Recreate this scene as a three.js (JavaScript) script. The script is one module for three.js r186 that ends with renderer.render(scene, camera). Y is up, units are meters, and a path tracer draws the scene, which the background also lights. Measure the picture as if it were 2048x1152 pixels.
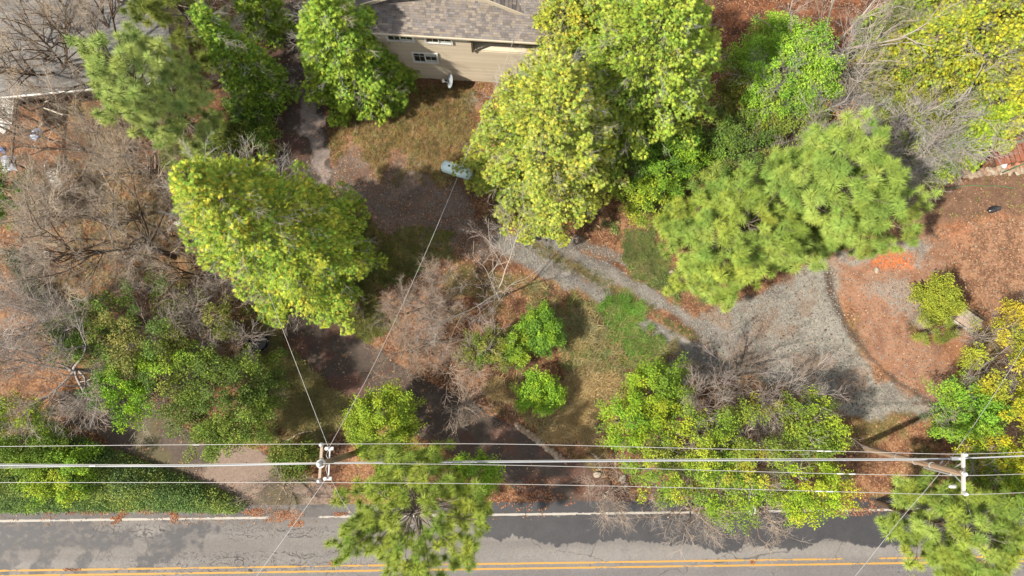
import * as THREE from 'three';

// ---------------------------------------------------------------- camera, sky, sun, exposure
const scene = new THREE.Scene();
const camera = new THREE.PerspectiveCamera(45.75, 16 / 9, 0.5, 2000);
camera.position.set(0, 44, 0);
camera.up.set(0, 0, -1);
camera.lookAt(0.78, 0, -5.93);
camera.updateMatrixWorld(true);
camera.updateProjectionMatrix();
const renderer = new THREE.WebGLRenderer({ antialias: true });
renderer.setSize(1024, 576);
renderer.toneMapping = THREE.LinearToneMapping;
renderer.toneMappingExposure = 2.78;
renderer.shadowMap.enabled = true;
{
  const w = 64, h = 32, d = new Float32Array(w * h * 4);
  for (let j = 0; j < h; j++) {
    const e = Math.max(0, Math.sin(((j + 0.5) / h - 0.5) * Math.PI)), k = Math.pow(1 - e, 2.2);
    for (let i = 0; i < w; i++) d.set([0.48 + 0.20 * k, 0.49 + 0.19 * k, 0.52 + 0.16 * k, 1], (j * w + i) * 4);
  }
  const t = new THREE.DataTexture(d, w, h, THREE.RGBAFormat, THREE.FloatType);
  t.mapping = THREE.EquirectangularReflectionMapping; t.magFilter = t.minFilter = THREE.LinearFilter; t.needsUpdate = true;
  scene.background = t; scene.environment = t;
}
const sun = new THREE.DirectionalLight(new THREE.Color(1, 0.92, 0.79), 4.6);
sun.position.set(-0.88 * 60, 1.06 * 60, 0.36 * 60);
sun.castShadow = true; sun.shadow.radius = 3; sun.shadow.mapSize.set(4096, 4096);
Object.assign(sun.shadow.camera, { left: -60, right: 60, top: 60, bottom: -60, near: 1, far: 200 });
scene.add(sun, sun.target);

// ---------------------------------------------------------------- helpers
const _v = new THREE.Vector3();
// a place on the survey sheet (2048 x 1152 aerial frame) to metres on the site, for a point h metres up
function W(px, py, h = 0) {
  _v.set(px / 1024 - 1, 1 - py / 576, 0.5).unproject(camera).sub(camera.position);
  const t = (h - camera.position.y) / _v.y;
  return new THREE.Vector3(_v.x * t, h, _v.z * t);
}
function rng(seed) { let a = seed >>> 0; return () => { a = (a + 0x6D2B79F5) | 0; let t = Math.imul(a ^ (a >>> 15), 1 | a); t = (t + Math.imul(t ^ (t >>> 7), 61 | t)) ^ t; return ((t ^ (t >>> 14)) >>> 0) / 4294967296; }; }
const PERM = new Float32Array(65536); { const r = rng(77); for (let i = 0; i < 65536; i++) PERM[i] = r(); }
function vn(x, y) {
  const xi = Math.floor(x), yi = Math.floor(y), fx = x - xi, fy = y - yi, u = fx * fx * (3 - 2 * fx), v = fy * fy * (3 - 2 * fy);
  const h = (a, b) => PERM[((a & 255) + ((b & 255) << 8)) & 65535];
  const a = h(xi, yi), b = h(xi + 1, yi), c = h(xi, yi + 1), d = h(xi + 1, yi + 1);
  return a + (b - a) * u + (c - a) * v + (a - b - c + d) * u * v;
}
function fbm(x, y, o = 4) { let s = 0, a = 0.5, n = 0; for (let i = 0; i < o; i++) { s += a * vn(x, y); n += a; x = x * 2.03 + 17.1; y = y * 2.03 + 5.7; a *= 0.55; } return s / n; }
const lerp = (a, b, t) => a + (b - a) * t, clamp = (x, a = 0, b = 1) => x < a ? a : x > b ? b : x;
const ss = (a, b, x) => { const t = clamp((x - a) / (b - a)); return t * t * (3 - 2 * t); };
const mix3 = (a, b, t) => [lerp(a[0], b[0], t), lerp(a[1], b[1], t), lerp(a[2], b[2], t)];
const enc = (c) => { c = clamp(c); return 255 * (c <= 0.0031308 ? 12.92 * c : 1.055 * Math.pow(c, 1 / 2.4) - 0.055); };
const taken = {};
function numbered(n) { if (!(n in taken)) { taken[n] = 0; return n; } taken[n]++; return n + '_' + String(taken[n]).padStart(3, '0'); }
function tag(o, label, category, group, kind) { if (label) o.userData.label = label; if (category) o.userData.category = category; if (group) o.userData.group = group; if (kind) o.userData.kind = kind; return o; }
function shade(o) { o.castShadow = true; o.receiveShadow = true; return o; }
function thing(name, label, category, p = [0, 0, 0], turn = 0, group) {
  const o = new THREE.Group(); o.name = numbered(name); o.position.set(...p); o.rotation.y = turn; tag(o, label, category, group); scene.add(o); return o;
}
const ALB = 0.62; // one calibration for every mineral, painted and dead surface
function mat(rgb, rough = 0.85, extra = {}) { const m = new THREE.MeshPhysicalMaterial({ roughness: rough, specularIntensity: rough > 0.7 ? 0.25 : 1, ...extra }); m.color.setRGB(rgb[0] * ALB, rgb[1] * ALB, rgb[2] * ALB); return m; }
class MB {
  constructor() { this.p = []; this.i = []; this.c = null; }
  tri(a, b, c) { const k = this.p.length / 3; this.p.push(...a, ...b, ...c); this.i.push(k, k + 1, k + 2); }
  quad(a, b, c, d) { const k = this.p.length / 3; this.p.push(...a, ...b, ...c, ...d); this.i.push(k, k + 1, k + 2, k, k + 2, k + 3); }
  // box by corner function: centre, half sizes, optional matrix
  box(cx, cy, cz, sx, sy, sz, m) {
    const v = []; for (const y of [-1, 1]) for (const [x, z] of [[-1, -1], [1, -1], [1, 1], [-1, 1]]) { _v.set(cx + x * sx / 2, cy + y * sy / 2, cz + z * sz / 2); if (m) _v.applyMatrix4(m); v.push([_v.x, _v.y, _v.z]); }
    this.hull8(v); return this;
  }
  hull8(v) { this.quad(v[0], v[1], v[2], v[3]); this.quad(v[7], v[6], v[5], v[4]); for (let k = 0; k < 4; k++) { const n = (k + 1) % 4; this.quad(v[k], v[k + 4], v[n + 4], v[n]); } }
  // bar between two points with square section w x h
  bar(a, b, w, h) { const A = new THREE.Vector3(...a), B = new THREE.Vector3(...b), L = A.distanceTo(B); const m = new THREE.Matrix4().lookAt(B, A, Math.abs(B.y - A.y) > 0.95 * L ? new THREE.Vector3(1, 0, 0) : new THREE.Vector3(0, 1, 0)).setPosition(A.add(B).multiplyScalar(0.5)); return this.box(0, 0, 0, w, h, L, m); }
  tube(pts, rad, n = 6, cap = true) {
    const k0 = this.p.length / 3, T = new THREE.Vector3(), U = new THREE.Vector3(), V = new THREE.Vector3();
    U.set(0.31, 0.2, 0.93);
    for (let j = 0; j < pts.length; j++) {
      const a = pts[Math.max(0, j - 1)], b = pts[Math.min(pts.length - 1, j + 1)]; T.set(b[0] - a[0], b[1] - a[1], b[2] - a[2]).normalize();
      U.addScaledVector(T, -U.dot(T)); if (U.lengthSq() < 1e-6) U.set(T.y, T.z, T.x).addScaledVector(T, -(T.y * T.x + T.z * T.y + T.x * T.z)); U.normalize(); V.crossVectors(T, U);
      const r = typeof rad === 'number' ? rad : rad[j];
      for (let q = 0; q < n; q++) { const c = Math.cos(q / n * 6.2832) * r, s = Math.sin(q / n * 6.2832) * r; this.p.push(pts[j][0] + U.x * c + V.x * s, pts[j][1] + U.y * c + V.y * s, pts[j][2] + U.z * c + V.z * s); }
    }
    for (let j = 0; j + 1 < pts.length; j++) for (let q = 0; q < n; q++) { const a = k0 + j * n + q, b = k0 + j * n + (q + 1) % n; this.i.push(a, b, b + n, a, b + n, a + n); }
    if (cap) { for (let q = 1; q + 1 < n; q++) { this.i.push(k0, k0 + q + 1, k0 + q); const e = k0 + (pts.length - 1) * n; this.i.push(e, e + q, e + q + 1); } }
    return this;
  }
  geo() {
    const g = new THREE.BufferGeometry(); g.setAttribute('position', new THREE.Float32BufferAttribute(this.p, 3)); g.setIndex(this.i);
    if (this.c) g.setAttribute('color', new THREE.Float32BufferAttribute(this.c, 3));
    g.computeVertexNormals(); return g;
  }
  build(name, m, parent) { const o = shade(new THREE.Mesh(this.geo(), m)); o.name = parent ? name : numbered(name); (parent || scene).add(o); return o; }
}
function prism(poly, y0, y1) { // poly: [x,z] list -> side walls + top
  const b = new MB(), s = new THREE.Shape(poly.map(([x, z]) => new THREE.Vector2(x, -z)));
  const g = new THREE.ExtrudeGeometry(s, { depth: y1 - y0, bevelEnabled: false }); g.rotateX(-Math.PI / 2); g.translate(0, y0, 0); return g;
}

// ---------------------------------------------------------------- the site map: what the ground is made of, in metres
const GX0 = -50, GX1 = 50, GZ0 = -40, GZ1 = 18, GW = 1000, GH = 580, CELL = 0.1;
function sdPoly(P, x, z) {
  let d = 1e9, ins = false;
  for (let i = 0, j = P.length - 1; i < P.length; j = i++) {
    const [ax, az] = P[j], [bx, bz] = P[i], ex = bx - ax, ez = bz - az, t = clamp(((x - ax) * ex + (z - az) * ez) / (ex * ex + ez * ez)), dx = x - ax - ex * t, dz = z - az - ez * t;
    d = Math.min(d, dx * dx + dz * dz);
    if ((az > z) !== (bz > z) && x < (bx - ax) * (z - az) / (bz - az) + ax) ins = !ins;
  }
  return (ins ? 1 : -1) * Math.sqrt(d);
}
function sdLine(P, x, z, w) { let d = 1e9; for (let i = 0; i + 1 < P.length; i++) { const [ax, az] = P[i], [bx, bz] = P[i + 1], ex = bx - ax, ez = bz - az, t = clamp(((x - ax) * ex + (z - az) * ez) / (ex * ex + ez * ez)); d = Math.min(d, Math.hypot(x - ax - ex * t, z - az - ez * t)); } return w - d; }
const toW = (P) => P.map(([x, y]) => { const v = W(x, y); return [v.x, v.z]; });
const DRIVE = toW([[560, -60], [575, 60], [588, 180], [608, 300], [612, 400], [596, 520], [606, 620], [650, 695], [720, 745], [800, 790], [900, 842], [1000, 898], [1100, 958], [1230, 1040]]);
const REG = {
  lawn: { poly: [[655, 205], [760, 180], [960, 175], [960, 330], [880, 365], [780, 330], [690, 300]], f: 0.9, n: 2.2 },
  parking: { poly: [[655, 325], [720, 312], [800, 322], [890, 362], [960, 420], [1040, 470], [1120, 500], [1060, 540], [960, 500], [860, 480], [760, 440], [690, 400], [640, 395]], f: 0.9, n: 1.6 },
  mosspatch: { poly: [[700, 440], [790, 470], [900, 470], [930, 520], [820, 540], [760, 570], [790, 660], [720, 700], [660, 640], [690, 520]], f: 0.8, n: 1.6 },
  track1: { line: [[1000, 478], [1065, 515], [1180, 580], [1290, 650], [1440, 735]], w: 0.56, f: 0.25, n: 0.5 },
  track2: { line: [[1060, 460], [1130, 495], [1230, 550], [1340, 615], [1460, 690]], w: 0.5, f: 0.25, n: 0.5 },
  median: { line: [[1060, 485], [1150, 535], [1260, 600], [1380, 670]], w: 0.36, f: 0.25, n: 0.6 },
  lot: { poly: [[1385, 625], [1460, 600], [1560, 560], [1640, 510], [1672, 540], [1668, 600], [1705, 690], [1765, 760], [1868, 805], [1850, 830], [1740, 830], [1650, 815], [1590, 790], [1540, 755], [1440, 745], [1370, 770], [1330, 740], [1380, 715], [1400, 690]], f: 0.35, n: 0.9 },
  mound: { poly: [[1680, 520], [1760, 500], [1850, 480], [1900, 520], [1850, 600], [1830, 660], [1890, 740], [1860, 790], [1780, 750], [1715, 670], [1682, 600]], f: 0.6, n: 1.4 },
  moundgravel: { poly: [[1740, 570], [1800, 560], [1840, 600], [1850, 660], [1800, 640], [1760, 610]], f: 0.5, n: 1.2 },
  paleband: { poly: [[1660, 500], [1740, 490], [1830, 470], [1860, 470], [1850, 520], [1820, 540], [1760, 510], [1690, 530]], f: 0.4, n: 1.0 },
  reddirt: { poly: [[1730, 515], [1770, 508], [1812, 512], [1816, 538], [1775, 548], [1733, 540]], f: 0.3, n: 0.7 },
  rut: { line: [[1655, 540], [1662, 585], [1690, 650], [1735, 715], [1790, 765], [1860, 805]], w: 0.16, f: 0.14, n: 0.25 },
  rightlitter: { poly: [[1860, 470], [1960, 430], [2120, 390], [2140, 600], [1960, 640], [1920, 560]], f: 0.9, n: 1.6 },
  darksoil: { poly: [[1850, 360], [2140, 330], [2140, 400], [1960, 432], [1860, 465], [1800, 470]], f: 0.5, n: 0.8 },  // band of tree shade, painted as a darker soil tone
  rightred: { poly: [[1800, 690], [1880, 660], [1960, 660], [1920, 760], [1860, 800]], f: 0.7, n: 1.4 },
  brightgrass: { poly: [[1190, 612], [1240, 610], [1275, 650], [1310, 700], [1270, 720], [1220, 690]], f: 0.7, n: 2.0 },
  grass: { poly: [[1070, 580], [1190, 600], [1300, 660], [1350, 700], [1300, 760], [1200, 760], [1120, 740], [1090, 660]], f: 0.8, n: 2.0 },
  tracksidegrass: { poly: [[1220, 450], [1310, 440], [1330, 510], [1370, 560], [1420, 600], [1340, 590], [1270, 540]], f: 0.6, n: 1.6 },
  straw: { poly: [[985, 770], [1080, 760], [1200, 750], [1310, 770], [1250, 800], [1180, 850], [1100, 860], [1040, 830]], f: 0.7, n: 2.0 },
  rubblestrip: { line: [[1150, 480], [1225, 510], [1290, 535], [1345, 560]], w: 0.3, f: 0.2, n: 0.5 },
  upperlitter: { poly: [[1380, -80], [1860, -80], [1830, 60], [1700, 170], [1560, 280], [1430, 320], [1400, 150]], f: 1, n: 2 },
  leftlitter: { poly: [[60, 330], [380, 330], [450, 520], [380, 600], [120, 560], [40, 450]], f: 1, n: 2 },
  leftverge: { poly: [[500, 640], [600, 700], [720, 790], [680, 870], [560, 890], [520, 780]], f: 0.7, n: 1.8 },
  apron: { poly: [[100, 780], [200, 775], [330, 825], [400, 880], [520, 900], [640, 955], [700, 1000], [690, 1060], [520, 1060], [500, 1012], [380, 965], [250, 905], [150, 850]], f: 0.12, n: 0.35 },
  drive: { line: null, w: 1.72, f: 0.1, n: 0.3 },
};
const ROADA = W(0, 1042), ROADB = W(2048, 1016);
const RD = new THREE.Vector3().subVectors(ROADB, ROADA).setY(0).normalize(), RN = new THREE.Vector3(-RD.z, 0, RD.x); // RN points to the far lane
const roadV = (x, z) => (x - ROADA.x) * RN.x + (z - ROADA.z) * RN.z, roadU = (x, z) => (x - ROADA.x) * RD.x + (z - ROADA.z) * RD.z;
for (const k in REG) {
  const r = REG[k], P = k === 'drive' ? DRIVE : toW(r.poly || r.line); r.g = new Float32Array(GW * GH); r.P = P;
  let x0 = 1e9, x1 = -1e9, z0 = 1e9, z1 = -1e9; for (const [x, z] of P) { x0 = Math.min(x0, x); x1 = Math.max(x1, x); z0 = Math.min(z0, z); z1 = Math.max(z1, z); }
  const e = (r.w || 0) + r.f + r.n + 0.3, s = k.length * 13.7;
  for (let j = Math.max(0, Math.floor((z0 - e - GZ0) / CELL)); j < Math.min(GH, (z1 + e - GZ0) / CELL); j++) for (let i = Math.max(0, Math.floor((x0 - e - GX0) / CELL)); i < Math.min(GW, (x1 + e - GX0) / CELL); i++) {
    const x = GX0 + (i + 0.5) * CELL, z = GZ0 + (j + 0.5) * CELL;
    const sd = r.poly ? sdPoly(P, x, z) : sdLine(P, x, z, r.w);
    r.g[j * GW + i] = ss(-r.f, r.f, sd + r.n * (fbm(x * 0.7 + s, z * 0.7 - s, 4) - 0.5) * 2);
  }
}
function reg(k, x, z) {
  const g = REG[k].g, fx = (x - GX0) / CELL - 0.5, fz = (z - GZ0) / CELL - 0.5, i = Math.floor(fx), j = Math.floor(fz);
  if (i < 0 || j < 0 || i >= GW - 1 || j >= GH - 1) return 0;
  const u = fx - i, v = fz - j, q = j * GW + i; return lerp(lerp(g[q], g[q + 1], u), lerp(g[q + GW], g[q + GW + 1], u), v);
}
// height of the land: level on the drives and the road, gently uneven elsewhere
const PAVED = (x, z) => { const a = sdLine(DRIVE, x, z, 2.4), b = -1.0 - roadV(x, z), c = sdPoly(REG.apron.P, x, z) + 0.6; return Math.max(a, -b - 0, c); };
function landHeight(x, z) {
  const m = ss(0.2, 2.6, -PAVED(x, z)) * ss(60, 45, Math.abs(x)) * ss(-60, -45, z);
  if (m <= 0) return 0;
  let h = (fbm(x * 0.13 + 3, z * 0.13, 3) - 0.35) * 0.9 + (fbm(x * 0.6, z * 0.6, 2) - 0.5) * 0.12;
  h -= 0.12 * reg('rut', x, z); h += 0.35 * reg('mound', x, z) + 0.05 * reg('median', x, z);
  h *= 1 - 0.75 * Math.max(reg('lot', x, z), reg('track1', x, z), reg('track2', x, z), reg('parking', x, z));
  return m * h;
}
const HG = new Float32Array(501 * 291); // 0.2 m grid
for (let j = 0; j < 291; j++) for (let i = 0; i < 501; i++) HG[j * 501 + i] = landHeight(GX0 + i * 0.2, GZ0 + j * 0.2);
function H(x, z) { const fx = (x - GX0) / 0.2, fz = (z - GZ0) / 0.2, i = Math.floor(fx), j = Math.floor(fz); if (i < 0 || j < 0 || i > 499 || j > 289) return 0; const u = fx - i, v = fz - j, q = j * 501 + i; return lerp(lerp(HG[q], HG[q + 1], u), lerp(HG[q + 501], HG[q + 502], u), v); }

// ---------------------------------------------------------------- ground
const C = { litA: [0.225, 0.112, 0.056], litB: [0.115, 0.055, 0.032], litC: [0.27, 0.175, 0.11], soil: [0.062, 0.04, 0.03], straw: [0.30, 0.225, 0.125], moss: [0.095, 0.095, 0.03], grass: [0.085, 0.12, 0.035], bright: [0.09, 0.19, 0.035], red: [0.33, 0.125, 0.06], orange: [0.42, 0.135, 0.05], gravel: [0.215, 0.202, 0.182], gravelD: [0.14, 0.127, 0.112], pale: [0.235, 0.22, 0.188], park: [0.115, 0.082, 0.064] };
function groundColor(x, z) {
  const n1 = fbm(x * 0.35, z * 0.35, 4), n2 = fbm(x * 1.6 + 9, z * 1.6, 3), n3 = vn(x * 9, z * 9), n4 = vn(x * 21 + 3, z * 21), n5 = fbm(x * 0.9 - 31, z * 0.9 + 11, 3);
  const fine = (n3 - 0.5) * 0.6 + (n4 - 0.5) * 0.95, S = (k) => reg(k, x, z);
  let c = mix3(C.litB, C.litA, ss(0.3, 0.7, n2 + fine * 0.5));
  c = mix3(c, C.litC, ss(0.55, 0.75, n4 * 0.6 + n2 * 0.4) * 0.6);
  c = mix3(c, C.moss, ss(0.52, 0.68, n1) * 0.7); c = mix3(c, C.soil, ss(0.56, 0.75, n5) * 0.6);
  const put = (k, col, a = 1) => { const w = S(k) * a; if (w > 0) c = mix3(c, typeof col === 'function' ? col() : col, w); };
  put('upperlitter', () => mix3([0.075, 0.036, 0.022], [0.17, 0.07, 0.035], ss(0.35, 0.7, n2 + fine * 0.4)));
  put('leftlitter', () => mix3(mix3(C.litB, C.litA, ss(0.3, 0.7, n2 + fine * 0.4)), C.straw, ss(0.5, 0.7, n1) * 0.5), 0.8);
  put('lawn', () => mix3(mix3([0.15, 0.085, 0.042], [0.205, 0.125, 0.066], ss(0.3, 0.7, n2 + fine * 0.3)), [0.125, 0.115, 0.036], ss(0.55, 0.68, n1 * 0.55 + n5 * 0.45)));
  put('mosspatch', () => mix3([0.085, 0.07, 0.03], [0.115, 0.12, 0.032], ss(0.4, 0.65, n5 + fine * 0.2)), 0.85);
  put('parking', () => mix3(mix3(C.park, [0.16, 0.122, 0.10], ss(0.3, 0.7, n5)), [0.12, 0.062, 0.042], ss(0.5, 0.75, n1 + fine * 0.2) * 0.7));
  put('leftverge', () => mix3(mix3(C.litA, C.litB, n2), [0.12, 0.115, 0.04], ss(0.45, 0.6, n5)), 0.9);
  put('straw', () => mix3(C.straw, C.litA, ss(0.4, 0.7, n2)), 0.9);
  put('grass', () => mix3(mix3([0.225, 0.13, 0.068], [0.135, 0.078, 0.042], ss(0.35, 0.65, n2 + fine * 0.3)), C.grass, ss(0.54, 0.68, n5 + fine * 0.25)), 0.95);
  put('brightgrass', () => mix3(C.bright, [0.10, 0.11, 0.045], ss(0.42, 0.62, n2 + fine * 0.2)), 0.8);
  put('tracksidegrass', () => mix3([0.14, 0.105, 0.055], C.grass, ss(0.4, 0.62, n5)), 0.9);
  put('rightlitter', () => mix3(mix3([0.14, 0.075, 0.045], [0.25, 0.14, 0.085], ss(0.3, 0.7, n2 + fine * 0.5)), C.red, ss(0.5, 0.7, n1) * 0.5));
  put('darksoil', () => mix3([0.11, 0.065, 0.043], [0.17, 0.10, 0.064], n2 + fine * 0.3));  // litter and soil mix darkened to stand in for cast shade
  put('rightred', () => mix3([0.30, 0.13, 0.07], C.litA, n2), 0.9);
  put('mound', () => mix3([0.30, 0.17, 0.11], [0.20, 0.105, 0.068], ss(0.3, 0.75, n2 + fine * 0.4)));
  put('moundgravel', () => mix3(C.gravel, [0.30, 0.24, 0.19], n2), 0.75);
  put('paleband', () => mix3([0.24, 0.235, 0.215], [0.28, 0.17, 0.11], ss(0.45, 0.65, n2)), 0.85);
  put('reddirt', C.orange, 0.9);
  put('lot', () => { const g = mix3(C.gravelD, C.pale, ss(0.25, 0.62, n1 * 0.7 + n2 * 0.3 + fine * 0.12)); return mix3(g, [0.20, 0.145, 0.108], ss(0.46, 0.68, n5) * 0.8); });
  put('median', () => mix3([0.13, 0.085, 0.05], C.moss, n5), 0.9);
  put('track1', () => mix3(C.gravel, C.gravelD, ss(0.35, 0.7, n2 + fine * 0.4)));
  put('track2', () => mix3(C.gravel, C.gravelD, ss(0.3, 0.65, n2 + fine * 0.4)), 0.92);
  put('rubblestrip', C.gravelD, 0.8);
  put('rut', [0.07, 0.048, 0.035], 0.9);
  const g = 1 + fine * 0.55; return [c[0] * g, c[1] * g, c[2] * g];
}
function texture(w, h, fn, srgb = true) {
  const d = new Uint8Array(w * h * 4);
  for (let j = 0; j < h; j++) for (let i = 0; i < w; i++) { const c = fn((i + 0.5) / w, (j + 0.5) / h), q = (j * w + i) * 4; d[q] = enc(c[0] * ALB); d[q + 1] = enc(c[1] * ALB); d[q + 2] = enc(c[2] * ALB); d[q + 3] = 255; }
  const t = new THREE.DataTexture(d, w, h, THREE.RGBAFormat); if (srgb) t.colorSpace = THREE.SRGBColorSpace; t.magFilter = THREE.LinearFilter; t.minFilter = THREE.LinearMipmapLinearFilter; t.generateMipmaps = true; t.wrapS = t.wrapT = THREE.MirroredRepeatWrapping; t.needsUpdate = true; return t;
}
{
  const t = texture(2048, 1188, (u, v) => groundColor(lerp(GX0, GX1, u), lerp(GZ1, GZ0, v)));
  const xs = [], zs = []; // one sheet: fine where it is looked at, coarse out to the horizon
  for (let x = GX0; x <= GX1 + 1e-6; x += 0.25) xs.push(x); for (let z = GZ0; z <= GZ1 + 1e-6; z += 0.25) zs.push(z);
  xs.unshift(-900, -300, -120, -70); xs.push(70, 120, 300, 900); zs.unshift(-900, -300, -120, -60); zs.push(30, 70, 200, 900);
  const p = [], uv = [], ix = [], nx = xs.length;
  for (const z of zs) for (const x of xs) { p.push(x, H(x, z), z); uv.push((x - GX0) / (GX1 - GX0), (GZ1 - z) / (GZ1 - GZ0)); }
  for (let j = 0; j + 1 < zs.length; j++) for (let i = 0; i + 1 < nx; i++) { const a = j * nx + i; ix.push(a, a + nx, a + 1, a + 1, a + nx, a + nx + 1); }
  const g = new THREE.BufferGeometry(); g.setAttribute('position', new THREE.Float32BufferAttribute(p, 3)); g.setAttribute('uv', new THREE.Float32BufferAttribute(uv, 2)); g.setIndex(ix); g.computeVertexNormals();
  const o = shade(new THREE.Mesh(g, new THREE.MeshPhysicalMaterial({ map: t, roughness: 0.95, specularIntensity: 0.2 }))); o.name = 'ground'; o.userData.kind = 'structure'; scene.add(o);
}
// ---------------------------------------------------------------- paved strips
function ribbonGeo(rows, tile) { // rows: [left xz, right xz, u]; y from the caller
  const p = [], uv = [], ix = [];
  rows.forEach(([l, r, u], i) => { const n = 8; for (let k = 0; k <= n; k++) { p.push(lerp(l[0], r[0], k / n), 0, lerp(l[1], r[1], k / n)); uv.push(u / tile, k / n); } if (i) for (let k = 0; k < n; k++) { const a = (i - 1) * (n + 1) + k, b = a + n + 1; ix.push(a, a + 1, b, a + 1, b + 1, b); } });
  const g = new THREE.BufferGeometry(); g.setAttribute('position', new THREE.Float32BufferAttribute(p, 3)); g.setAttribute('uv', new THREE.Float32BufferAttribute(uv, 2)); g.setIndex(ix); g.computeVertexNormals(); return g;
}
function voro(x, y) { // distance to the nearest cell border, for cracks
  const xi = Math.floor(x), yi = Math.floor(y); let d1 = 9, d2 = 9;
  for (let b = -1; b <= 1; b++) for (let a = -1; a <= 1; a++) { const q = ((xi + a) & 255) + (((yi + b) & 255) << 8), dx = xi + a + PERM[q] - x, dy = yi + b + PERM[(q + 7919) & 65535] - y, d = Math.sqrt(dx * dx + dy * dy); if (d < d1) { d2 = d1; d1 = d; } else if (d < d2) d2 = d; }
  return d2 - d1;
}
const LANE = (() => { const a = W(1024, 1132); return roadV(a.x, a.z); })(); // edge line to centre line
const RL0 = -14, RLEN = 128, SH = 0.75; // road: from 0.75 m behind the edge line to the far side
const px2u = (px) => { const a = W(px, 1050); return roadU(a.x, a.z); };
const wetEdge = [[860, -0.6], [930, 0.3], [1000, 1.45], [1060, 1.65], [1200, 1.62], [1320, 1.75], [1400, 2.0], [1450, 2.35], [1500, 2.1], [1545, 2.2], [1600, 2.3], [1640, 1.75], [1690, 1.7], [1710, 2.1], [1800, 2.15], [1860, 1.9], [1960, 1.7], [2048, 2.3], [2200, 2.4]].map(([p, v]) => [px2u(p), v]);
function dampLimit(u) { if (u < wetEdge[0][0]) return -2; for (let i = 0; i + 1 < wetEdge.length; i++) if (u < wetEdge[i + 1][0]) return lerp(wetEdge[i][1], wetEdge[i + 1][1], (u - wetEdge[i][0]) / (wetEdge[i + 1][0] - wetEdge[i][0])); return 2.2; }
const dampShadeBlot = [[30, 1.0, 3.2, 1.0], [130, 0.9, 2.6, 0.9], [210, 1.1, 1.8, 0.6], [345, 1.3, 1.5, 1.1], [380, 0.8, 1.6, 0.5], [95, 2.4, 0.7, 1.4], [170, 2.8, 0.5, 0.8], [300, 2.6, 0.6, 0.5], [10, 2.8, 1.0, 0.6]].map(([p, v, ru, rv]) => [px2u(p), v, ru, rv]);  // damp patches, with shadows of trees across the road painted in
function roadAt(u, v) { // u along, v across from the edge line: colour and damp, with the painted tree shadow counted in
  const n1 = fbm(u * 0.22, v * 0.5, 3), n2 = fbm(u * 1.3, v * 1.3 + 40, 3), n3 = vn(u * 14, v * 14), n4 = fbm(u * 0.05, v * 2.2, 2);
  let c = mix3([0.138, 0.126, 0.119], [0.18, 0.164, 0.153], ss(0.3, 0.7, n1 * 0.6 + n4 * 0.4)); c = mix3(c, [0.14, 0.135, 0.135], ss(0.55, 0.8, n2) * 0.5);
  // old patch repairs and the sealed strip
  const wt = Math.exp(-Math.pow((v - 0.95) / 0.3, 2)) + Math.exp(-Math.pow((v - 2.55) / 0.3, 2)); c = mix3(c, [0.20, 0.188, 0.178], wt * (0.25 + 0.4 * n1)); c = mix3(c, [0.125, 0.117, 0.112], Math.exp(-Math.pow((v - 1.75) / 0.28, 2)) * 0.35);
  let k = 1 + (n3 - 0.5) * 0.22 + (vn(u * 31, v * 31) - 0.5) * 0.18;
  if (v > LANE + 0.25) c = [c[0] * 0.93, c[1] * 0.95, c[2] * 1.0];
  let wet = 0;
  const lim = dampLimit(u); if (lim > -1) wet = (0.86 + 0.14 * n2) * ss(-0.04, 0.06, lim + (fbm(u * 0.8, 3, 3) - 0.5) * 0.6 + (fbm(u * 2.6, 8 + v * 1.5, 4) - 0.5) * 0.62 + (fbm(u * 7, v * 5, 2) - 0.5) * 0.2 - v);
  for (const [bu, bv, ru, rv] of dampShadeBlot) { const d = Math.hypot((u - bu + (v - bv) * 0.35) / ru, (v - bv) / rv); wet = Math.max(wet, (0.45 + 0.55 * ss(0.3, 0.6, fbm(u * 3.1, v * 4.3, 4))) * 0.95 * ss(0.35, -0.35, d - 1.0 + (fbm(u * 1.7, v * 1.7, 5) - 0.5) * 2.0)); }  // here wet also carries the painted tree shadow
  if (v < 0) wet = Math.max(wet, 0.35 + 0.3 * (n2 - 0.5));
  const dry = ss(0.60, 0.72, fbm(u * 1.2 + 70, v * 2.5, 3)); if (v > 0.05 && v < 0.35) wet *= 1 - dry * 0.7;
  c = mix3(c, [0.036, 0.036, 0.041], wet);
  // cracking
  const L = (px, r) => Math.exp(-Math.pow((u - px2u(px)) / r, 2));
  const zone = Math.max(ss(0.6, 0.1, Math.abs(v - 0.75)) * L(275, 3), ss(0.9, 0.2, Math.abs(v - 2.6)) * Math.max(L(420, 4.5), L(560, 4), L(680, 2)), ss(0.5, 0.1, Math.abs(v - 0.9)) * L(640, 4), ss(0.7, 0.2, Math.abs(v - LANE - 0.5)) * L(1960, 6), ss(1.2, 0.3, v - 0.5) * L(500, 1.5));
  if (zone > 0.08) { const q = 2.0 + 1.4 * fbm(u * 0.6, v, 2), wx = (fbm(u * 2, v * 2, 2) - 0.5) * 0.8, cr = voro(u * q * 0.9 + wx, v * q + wx); const w = ss(0.085, 0.03, cr) * ss(0.1, 0.45, zone + (n2 - 0.5) * 0.7); c = mix3(c, [0.035, 0.033, 0.032], w * 0.85); }
  const cr2 = voro(u * 0.22 + (fbm(u, v, 3) - 0.5) * 0.35, v * 0.35 + 7 + (fbm(u + 9, v, 3) - 0.5) * 0.35); c = mix3(c, [0.05, 0.047, 0.045], ss(0.012, 0.004, cr2) * ss(0.45, 0.55, n1) * 0.7);
  return { c: [c[0] * k, c[1] * k, c[2] * k], wet };
}
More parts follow.
